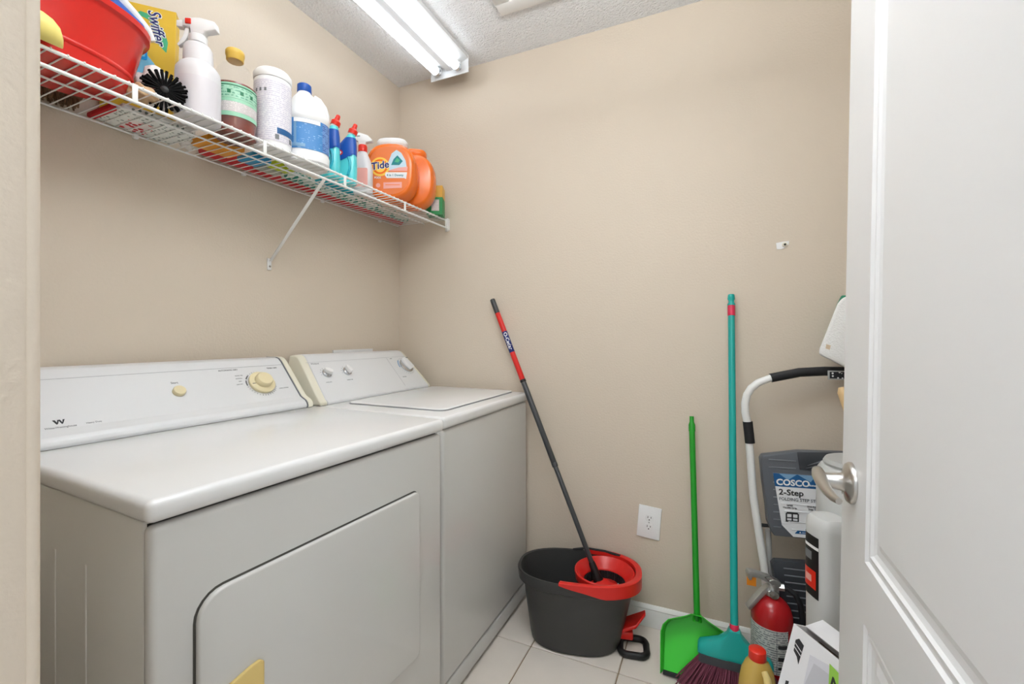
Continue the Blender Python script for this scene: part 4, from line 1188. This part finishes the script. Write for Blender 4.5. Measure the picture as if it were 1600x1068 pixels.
for i in range(46):
    for j in range(9):
        u = -1 + 2 * (i + random.uniform(-.4, .4)) / 45
        v = -1 + 2 * (j + random.uniform(-.4, .4)) / 8
        x0_, y0_ = u * 0.096, v * 0.022
        ang = u * R(34) + random.uniform(-.05, .05); ay = v * R(7) + random.uniform(-.05, .05)
        Lb = 0.126 + random.uniform(-.006, .003)
        dz = math.cos(ang) * math.cos(ay)
        d1 = Vector((math.sin(ang), math.sin(ay), -dz))
        p0 = Vector((x0_, y0_, 0.127)); p1 = p0 + d1 * Lb * 0.5 + Vector((random.uniform(-.002, .002), random.uniform(-.002, .002), 0)); p2 = p0 + d1 * Lb
        p2.z = max(p2.z, 0.001)
        bb.tube([p0, p1, p2], [0.0017, 0.0023, 0.0020], seg=5)
o_ = obj('bristles', bb, M['maroon'], t); o_['kind'] = 'stuff'

# ------------------------------------------------------------------ step stool
th, a_ = R(10), 0.022
t = thing('step_stool', 'folded white and grey two step stool leaning on the back wall', 'step stool', (1.86, -0.085, 0.0), (0, 0, 0))
t.rotation_mode = 'XYZ'
t.rotation_euler = (-a_, 0, th)
t.scale = (1.01, 1.0, 0.99)
fl_pts = [(-0.196, 0.0, 0.012), (-0.224, 0, 0.384), (-0.256, 0, 0.62), (-0.270, 0, 0.857), (-0.279, 0, 0.905), (-0.279, 0, 0.935), (-0.273, 0, 0.965), (-0.260, 0, 0.988), (-0.238, 0, 1.008), (-0.20, 0, 1.025), (-0.114, 0, 1.046), (-0.04, 0, 1.052)]
fullp = fl_pts + [(-x, y, z) for x, y, z in reversed(fl_pts)]
fr = obj('front_frame', B().tube(fullp, 0.0125, seg=14), M['stoolwhite'], t)
gp = [(-0.20, 0, 1.025), (-0.114, 0, 1.046), (-0.04, 0, 1.052), (0.04, 0, 1.052), (0.114, 0, 1.046), (0.20, 0, 1.025)]
obj('hand_grip', B().tube(gp, 0.0155, seg=16), M['blackrub'], fr)
for sx in (-1, 1):
    obj('collar', B().tube([(sx * 0.2645, 0, 0.798), (sx * 0.2715, 0, 0.872)], 0.0155, seg=16), M['blackrub'], fr)
    obj('foot', B().tube([(sx * 0.1955, 0, 0.001), (sx * 0.198, 0, 0.035)], 0.0155, seg=14), M['blackrub'], fr)
    obj('rear_leg', B().tube([(sx * 0.190, 0.020, 0.002), (sx * 0.205, 0.022, 0.50)], 0.009, seg=10), M['grapl2'], t)
    obj('pivot', B().tube([(sx * 0.232, -0.004, 0.52), (sx * 0.195, -0.004, 0.52)], 0.006, seg=10), M['blackrub'], t)
# upper platform, front = -y
m_ = frame((0, -0.016, 0), (1, 0, 0), (0, 0, 1))    # local z = -y : towards the room
half = [(-0.205, 0.502), (-0.222, 0.545), (-0.226, 0.60), (-0.236, 0.68), (-0.242, 0.755), (-0.236, 0.768), (-0.13, 0.788), (0.0, 0.792)]
outl = half + [(-x, z) for x, z in reversed(half[:-1])]
b = B().prism(outl, 0.034, m_, -0.006); b.bevel_all(0.005, 2, 50)
pf = obj('upper_step', b, M['stoolgrey'], t)
b = B().prism([(-0.130, 0.728), (0.130, 0.728), (0.137, 0.786), (0.0, 0.7915), (-0.137, 0.786)], 0.003, m_, 0.0275); b.bevel_all(0.002, 2, 50)
obj('grip_inset', b, M['stooldark'], pf)
for pts in ([(-0.108, 0.744), (-0.07, 0.757), (-0.02, 0.760), (-0.02, 0.764), (-0.07, 0.762)], [(-0.112, 0.735), (-0.08, 0.742), (-0.02, 0.744), (-0.02, 0.748), (-0.08, 0.746)]):
    obj('grip_rib', B().prism(pts, 0.002, m_, 0.030), M['stoolrib'], pf, smooth=0)
for z_ in (0.755, 0.730):
    for sg in (-1, 1):
        obj('tread_rib', B().box((sg * 0.180, z_, 0.0285), (0.080, 0.0035, 0.0035), m_, bev=0.001), M['stoolrib'], pf)
for k in range(8):
    z_ = 0.705 - k * 0.0245
    for sg in (-1, 1):
        obj('tread_rib', B().box((sg * (0.196), z_, 0.0285), (0.022, 0.0035, 0.0035), m_, bev=0.001), M['stoolrib'], pf)
# carton label of the step
LZ = 0.0298
b = B().prism([(-0.150, 0.507), (0.150, 0.507), (0.183, 0.542), (0.208, 0.712), (-0.208, 0.712), (-0.183, 0.542)], 0.0012, m_, LZ)
lb = obj('product_label', b, M['labelwhite'], pf, smooth=0)
obj('header', B().prism([(-0.2025, 0.669), (0.2025, 0.669), (0.208, 0.712), (-0.208, 0.712)], 0.0006, m_, LZ + 0.0012), M['labelblue'], lb, smooth=0)
for pts in ([(-0.19, 0.711), (-0.165, 0.692), (-0.14, 0.711)], [(-0.135, 0.711), (-0.10, 0.690), (-0.085, 0.711)], [(-0.06, 0.700), (-0.03, 0.711), (-0.075, 0.711)]):
    obj('header_facet', B().prism(pts, 0.0004, m_, LZ + 0.0018), M['labelblue2'], lb, smooth=0)
def onlab(x, z): return m_ @ Matrix.Translation((x, z, LZ + 0.0020))
text('lettering', 'COSCO', 0.0275, M['whitetext'], lb, onlab(-0.199, 0.6745), bold=0.0009, sx=1.0)
text('lettering', 'Home & Office', 0.0095, M['whitetext'], lb, onlab(-0.108, 0.6765), bold=0.0002)
text('lettering', '2-Step', 0.0265, M['ink'], lb, onlab(-0.192, 0.6425), bold=0.0005, sx=1.05)
text('lettering', 'FOLDING STEP STOOL', 0.0135, M['greyink'], lb, onlab(-0.191, 0.6245), bold=0.0002, sx=0.97)
text('lettering', 'Large', 0.008, M['ink'], lb, onlab(-0.160, 0.6075), align='CENTER')
text('lettering', 'Handle Grip', 0.008, M['ink'], lb, onlab(-0.160, 0.599), align='CENTER')
text('lettering', 'Skid-Resistant', 0.008, M['ink'], lb, onlab(-0.088, 0.6075), align='CENTER')
text('lettering', 'Step Treads', 0.008, M['ink'], lb, onlab(-0.088, 0.599), align='CENTER')
for k, z_ in enumerate((0.614, 0.590, 0.556, 0.531)):
    obj('fold', B().box((0, z_, LZ + 0.0012), (0.37 - 0.02 * k, 0.0030, 0.0030), m_, bev=0.0009), M['labelwhite'], lb)
ic = B()
for pts in ([(-0.019, -0.016), (-0.015, -0.016), (-0.015, 0.010), (-0.019, 0.012)], [(0.015, -0.016), (0.019, -0.016), (0.019, 0.012), (0.015, 0.010)], [(-0.019, 0.010), (0.019, 0.010), (0.015, 0.016), (-0.015, 0.016)], [(-0.015, -0.004), (0.015, -0.004), (0.015, -0.001), (-0.015, -0.001)], [(-0.002, -0.016), (0.002, -0.016), (0.002, 0.010), (-0.002, 0.010)], [(-0.019, -0.016), (0.019, -0.016), (0.019, -0.011), (-0.019, -0.011)]):
    ic.prism([(p[0] - 0.156 + 0.003, p[1] + 0.571) for p in pts], 0.0006, m_, LZ + 0.0018)
obj('icon', ic, M['ink'], lb, smooth=0)
ic = B()
for (dx, dz) in ((0, 0.010), (0.004, -0.006), (0, -0.02)):
    pts = [(-0.093 + dx + 0.010 * math.cos(R(a)), 0.575 + dz + 0.009 * math.sin(R(a)), 0) for a in range(40, 300, 20)]
    ic.tube([m_ @ Vector((p[0], p[1], LZ + 0.002)) for p in pts], 0.001, seg=5)
obj('icon', ic, M['ink'], lb)
obj('footer', B().prism([(-0.146, 0.5185), (0.15, 0.5185), (0.15, 0.529), (-0.138, 0.529)], 0.0006, m_, LZ + 0.0012), M['labelblue'], lb, smooth=0)
text('lettering', '\u25b2 www.coscoproducts.com', 0.0068, M['whitetext'], lb, onlab(-0.134, 0.5215))
# lower step
half = [(-0.172, 0.205), (-0.196, 0.25), (-0.204, 0.36), (-0.210, 0.405), (-0.200, 0.418), (-0.1, 0.424), (0.0, 0.425)]
outl = half + [(-x, z) for x, z in reversed(half[:-1])]
b = B().prism(outl, 0.030, m_, -0.006); b.bevel_all(0.005, 2, 50)
ls = obj('lower_step', b, M['stooldark'], t)
for k in range(8):
    obj('tread_rib', B().box((0, 0.398 - k * 0.0225, 0.0245), (0.355 - 0.004 * k, 0.0038, 0.004), m_, bev=0.001), M['stoolrib'], ls)
# tag tied at the grip
obj('care_tag', B().box((-0.010, -0.017, 1.040), (0.055, 0.003, 0.030), bev=0.001), M['grapl2'], fr)
obj('tag_print', B().box((-0.010, -0.0188, 1.040), (0.045, 0.0006, 0.022)), spot_mat('tag_spots', (40, 42, 46), (226, 226, 226), 110, 0.35), fr, smooth=0)

# ------------------------------------------------------------------ flat mop stored head-up
t = thing('flat_mop', 'flat mop stored head up with white terry pad over green head', 'mop', (1.906, -0.098, 0))
obj('pole', B().cyl((0.07, -0.18, 0.001), (0.0, 0.004, 1.125), 0.010, seg=14), M['grapl2'], t)
m_ = frame((0, 0, 0), (1, 0, 0), (0, 0, 1))
b = B().prism([(-0.098, 1.12), (-0.060, 1.262), (-0.048, 1.290), (0.10, 1.290), (0.12, 1.12)], 0.010, m_, -0.012); b.bevel_all(0.003, 2, 40)
obj('head', b, M['dgreen'], t)
b = B().prism([(-0.113, 1.098), (-0.110, 1.118), (-0.062, 1.262), (-0.050, 1.280), (-0.030, 1.288), (0.10, 1.288), (0.125, 1.08), (0.0, 1.045), (-0.03, 1.050), (-0.078, 1.078)], 0.024, m_, 0.0); b.bevel_all(0.008, 3, 30)
pad = obj('pad', b, M['terry'], t)
b = B().prism([(-0.097, 1.118), (-0.086, 1.114), (-0.083, 1.128), (-0.095, 1.132)], 0.0006, m_, 0.0242)
obj('stain', b, mat('pad_stain', (216, 196, 168), 0.95), pad, smooth=0)

t = thing('wooden_handle', 'pale wooden handle end standing between step stool and door', 'handle', (2.10, -0.33, 0))
p0 = Vector((0, 0, 0.001)); p1 = Vector((-0.2574, 0.16, 1.0))
obj('stick', B().tube([p0, p0.lerp(p1, 0.93)], 0.011, seg=14), M['wood'], t)
obj('knob_end', B().tube([p0.lerp(p1, f) for f in (0.925, 0.93, 0.955, 0.985, 1.0)], [0.011, 0.017, 0.0175, 0.017, 0.010], seg=16), M['wood'], t)

# ------------------------------------------------------------------ pale grey appliance behind the door
t = thing('upright_appliance', 'pale grey upright household appliance with a black label, half hidden by the door', 'appliance', (1.852, -0.340, 0))
prof = [(0.085, 0.0), (0.098, 0.006), (0.100, 0.10), (0.093, 0.16), (0.094, 0.22), (0.104, 0.30), (0.106, 0.60), (0.1055, 0.76), (0.103, 0.785), (0.095, 0.797), (0.080, 0.800)]
obj('body', B().lathe(prof, 44), M['grapl'], t)
ld = obj('lid', B().lathe([(0.088, 0.800), (0.09, 0.806), (0.084, 0.816), (0.06, 0.820), (0.0, 0.821)], 40, cap1=False), M['grapl2'], t)
obj('lid_recess', B().box((0.03, -0.01, 0.8215), (0.09, 0.12, 0.004), bev=0.001), M['black'], ld)
obj('lid_latch', B().box((0.01, -0.05, 0.828), (0.09, 0.02, 0.012), bev=0.004), M['grapl'], ld)
obj('bottom_band', B().lathe([(0.1, 0.10), (0.1015, 0.105), (0.101, 0.112), (0.099, 0.118)], 44, cap0=False, cap1=False), M['grapl2'], t)
ang = math.degrees(math.atan2(-0.115, -0.095))
cc = (-0.098, -0.100)
rz = R(24.43)
def col(a, b_, z): return sup(a, b_, 3.2, z, cc, 36, rz)
b = B().loops([col(0.020, 0.022, 0.268), col(0.030, 0.032, 0.285), col(0.040, 0.042, 0.32), col(0.042, 0.045, 0.36), col(0.042, 0.045, 0.655), col(0.040, 0.043, 0.674), col(0.032, 0.035, 0.684), col(0.01, 0.01, 0.686)])
cl = obj('side_canister', b, M['grapl'], t)
def colpatch(i0, i1, z0, z1, off, m, nm):
    bb = B(); rr = []
    for z in (z0, z1):
        full = col(0.042 + off, 0.045 + off, z)
        rr.append([full[i % 36] for i in range(i0, i1 + 1)])
    bb.loops(rr, False, False, closed=False)
    return obj(nm, bb, m, cl)
colpatch(13, 20, 0.475, 0.635, 0.0008, M['black'], 'black_label')
colpatch(14, 19, 0.497, 0.545, 0.0016, M['redcap'], 'red_emblem')
colpatch(16, 18, 0.512, 0.530, 0.0022, M['tidepink'], 'emblem_mark')
colpatch(15, 20, 0.602, 0.610, 0.0016, M['whitetext'], 'white_print')
colpatch(15, 18, 0.57, 0.592, 0.0016, M['greyink'], 'grey_print')
obj('bridge', B().box((-0.046, -0.055, 0.48), (0.05, 0.05, 0.28), bev=0.01), M['grapl2'], t)
obj('base_foot', B().loops([sup(0.075, 0.05, 3, 0.0, (-0.08, -0.06)), sup(0.078, 0.053, 3, 0.01, (-0.08, -0.06)), sup(0.07, 0.047, 3, 0.24, (-0.065, -0.055)), sup(0.045, 0.03, 3, 0.262, (-0.065, -0.055))]), M['grapl'], t)

# ------------------------------------------------------------------ fire extinguisher
t = thing('fire_extinguisher', 'red fire extinguisher with printed white label beside the step stool', 'extinguisher', (1.6505, -0.200, 0))
t.scale = (1.03, 1.03, 0.935)
r = 0.058
obj('cylinder', B().lathe([(0.048, 0.0), (0.052, 0.006), (0.055, 0.02), (r, 0.025), (r, 0.275), (0.056, 0.298), (0.049, 0.318), (0.038, 0.333), (0.026, 0.342), (0.017, 0.346), (0.016, 0.352)], 40), M['extred'], t)
lb = obj('label_band', cylpatch(r + 0.0003, 0.118, 0.262, -178, -50), M['extlabel'], t)
obj('label_rule', cylpatch(r + 0.001, 0.118, 0.262, -84, -82.5, seg=2), M['greyink'], lb)
for z0_, z1_ in ((0.205, 0.217), (0.165, 0.178), (0.137, 0.145)):
    obj('label_bar', cylpatch(r + 0.001, z0_, z1_, -80, -54), M['ink'], lb)
tg = obj('side_print', cylpatch(r + 0.0003, 0.118, 0.285, 165, 181), M['capyellow'], t)
obj('valve', B().lathe([(0.019, 0.350), (0.020, 0.353), (0.020, 0.366), (0.015, 0.370), (0.014, 0.388), (0.010, 0.392)], 20), M['metalgrey'], t)
ax = Vector((-0.93, -0.36, 0)).normalized()
m_ = frame((0, 0, 0), ax, (0, 0, 1))
b = B().prism([(-0.022, 0.376), (-0.022, 0.398), (0.010, 0.416), (0.055, 0.432), (0.072, 0.434), (0.077, 0.424), (0.073, 0.402), (0.066, 0.404), (0.064, 0.414), (0.045, 0.411), (0.012, 0.392), (0.004, 0.376)], 0.026, m_, -0.013); b.bevel_all(0.003, 2, 40)
obj('carry_handle', b, M['metalgrey'], t)
b = B().prism([(0.004, 0.378), (0.012, 0.386), (0.034, 0.366), (0.078, 0.310), (0.074, 0.300), (0.066, 0.302), (0.026, 0.352)], 0.022, m_, -0.011); b.bevel_all(0.003, 2, 40)
obj('squeeze_lever', b, M['metalgrey'], t)
obj('pull_pin', B().tube([(-0.012, -0.016, 0.404), (-0.012, -0.028, 0.408), (-0.022, -0.034, 0.422), (-0.008, -0.036, 0.432), (0.004, -0.032, 0.420), (-0.008, -0.028, 0.409)], 0.0016, seg=6), M['chrome'], t)
obj('tamper_tag', B().box((-0.058, -0.024, 0.394), (0.026, 0.0015, 0.030), mtx=None, bev=0.0), M['orange_print'], t, smooth=0)
ho = obj('hose', B().tube([(0.020, 0.004, 0.378), (0.042, 0.002, 0.380), (0.062, 0.0, 0.366), (0.076, -0.002, 0.335), (0.081, -0.002, 0.29), (0.079, -0.002, 0.235), (0.076, -0.002, 0.19)], 0.0085, seg=12), M['blackrub'], t)
obj('hose_nut', B().cyl((0.014, 0.004, 0.378), (0.034, 0.003, 0.380), 0.0115, seg=6), M['metalgrey'], ho)
obj('gauge', B().lathe([(0.012, 0), (0.013, 0.002), (0.013, 0.010), (0.0, 0.011)], 20, mtx=frame((0.004, -0.016, 0.362), (1, 0, 0), (0, 0, 1)), cap1=False), M['chrome'], t)

# ------------------------------------------------------------------ gold jug
t = thing('cleaner_jug', 'gold plastic jug with red cap standing before the broom', 'jug', (1.590, -0.449, 0), (0, 0, R(24.43)))
b = B().loops([sup(0.040, 0.030, 3, 0.0), sup(0.046, 0.036, 3, 0.006), sup(0.047, 0.037, 3, 0.16), sup(0.045, 0.035, 2.8, 0.20), sup(0.040, 0.031, 2.5, 0.235), sup(0.030, 0.025, 2.2, 0.258), sup(0.021, 0.020, 2, 0.268), sup(0.018, 0.018, 2, 0.276)])
obj('body', b, M['gold'], t)
obj('handle', B().tube([(0.004, -0.026, 0.250), (0.005, -0.038, 0.240), (0.006, -0.044, 0.215), (0.006, -0.045, 0.17), (0.006, -0.040, 0.12)], [0.008, 0.0095, 0.010, 0.0095, 0.008], seg=14), M['goldpale'], t)
b = B().lathe([(0.0215, 0.268), (0.0225, 0.270), (0.0215, 0.292), (0.018, 0.295), (0.0, 0.2955)], 28, cap1=False)
obj('cap', b, M['redcap'], t)

# ------------------------------------------------------------------ leaning carton
lean = R(17)
d1 = Vector((0.555, -0.832, 0)); hz_ = Vector((0.832, 0.555, 0))
eU = hz_ * math.sin(lean) + Vector((0, 0, math.cos(lean)))
base = Vector((1.547, -0.633, 0.0))
hb = 0.4674
t = thing('floor_carton', 'white printed product carton leaning at the door, its top flap open', 'carton', base)
m_ = frame((0, 0, 0.0), d1, eU)      # local z = d1 x eU
zf = (m_.to_3x3() @ Vector((0, 0, 1)))
sgn = 1 if zf.dot(hz_) < 0 else -1   # z pointing to the room side is the printed front
if sgn < 0:
    raise SystemExit
bw, bd = 0.30, 0.085
th_ = 0.003
lift = bd * math.sin(lean)
def cb(x0, x1, y0, y1, z0, z1, bb): bb.box(((x0 + x1) / 2, (y0 + y1) / 2, (z0 + z1) / 2), (x1 - x0, y1 - y0, z1 - z0), m_)
b = B()
cb(0, bw, 0.002, hb, -th_, 0, b)
cb(0, bw, 0.028, hb, -bd, -bd + th_, b)
cb(0, th_, 0.028, hb, -bd + th_, -th_, b)
cb(bw - th_, bw, 0.028, hb, -bd + th_, -th_, b)
cb(th_, bw - th_, 0.028, 0.031, -bd + th_, -th_, b)
bx = obj('carton_shell', b, M['carton'], t, smooth=0)
b = B(); cb(th_, bw - th_, hb - 0.030, hb - 0.028, -bd + th_, -th_, b)
obj('inner_tray', b, M['cartonin'], bx, smooth=0)
# open flap: strip standing at the back edge
mf = m_ @ Matrix.Translation((0, hb, -bd * 0.42)) @ Matrix.Rotation(R(-62), 4, 'X')
b = B().box((bw / 2, 0.024, 0), (bw, 0.05, 0.003), mf)
obj('flap', b, M['carton'], bx, smooth=0)
def fp(pts, m, nm, z=0.0): return obj(nm, B().prism([(p[0], hb - p[1]) for p in pts], 0.0006, m_, z), m, bx, smooth=0)
fp([(0.060, 0.035), (0.13, 0.02), (0.30, 0.03), (0.30, 0.40), (0.05, 0.40), (0.045, 0.16), (0.065, 0.15)], M['cartonmid'], 'picture_print')
fp([(0.075, 0.045), (0.125, 0.040), (0.10, 0.13), (0.085, 0.16), (0.055, 0.17)], M['cartongrey'], 'picture_print', 0.0007)
fp([(0.055, 0.17), (0.090, 0.15), (0.10, 0.20), (0.06, 0.26)], M['cartongrey'], 'picture_print', 0.0012)
fp([(0.016, 0.030), (0.024, 0.022), (0.040, 0.028), (0.038, 0.074), (0.030, 0.062), (0.018, 0.055)], M['ink'], 'black_mark')
for d in (0.0, 0.009):
    fp([(0.018, 0.036 + d), (0.039, 0.044 + d), (0.039, 0.0455 + d), (0.018, 0.0375 + d)], M['whitetext'], 'mark_line', 0.0008)
fp([(0.018, 0.128), (0.026, 0.124), (0.026, 0.150), (0.019, 0.156)], M['ink'], 'black_mark')
fp([(0.014, 0.170), (0.026, 0.164), (0.026, 0.22), (0.014, 0.24)], M['ink'], 'black_mark')
fp([(0.110, 0.020), (0.18, 0.030), (0.18, 0.20), (0.150, 0.19)], M['lime'], 'lime_panel', 0.0016)
text('lettering', 'NEW', 0.030, M['ink'], bx, m_ @ Matrix.Translation((0.122, hb - 0.060, 0.0024)) , bold=0.0008)
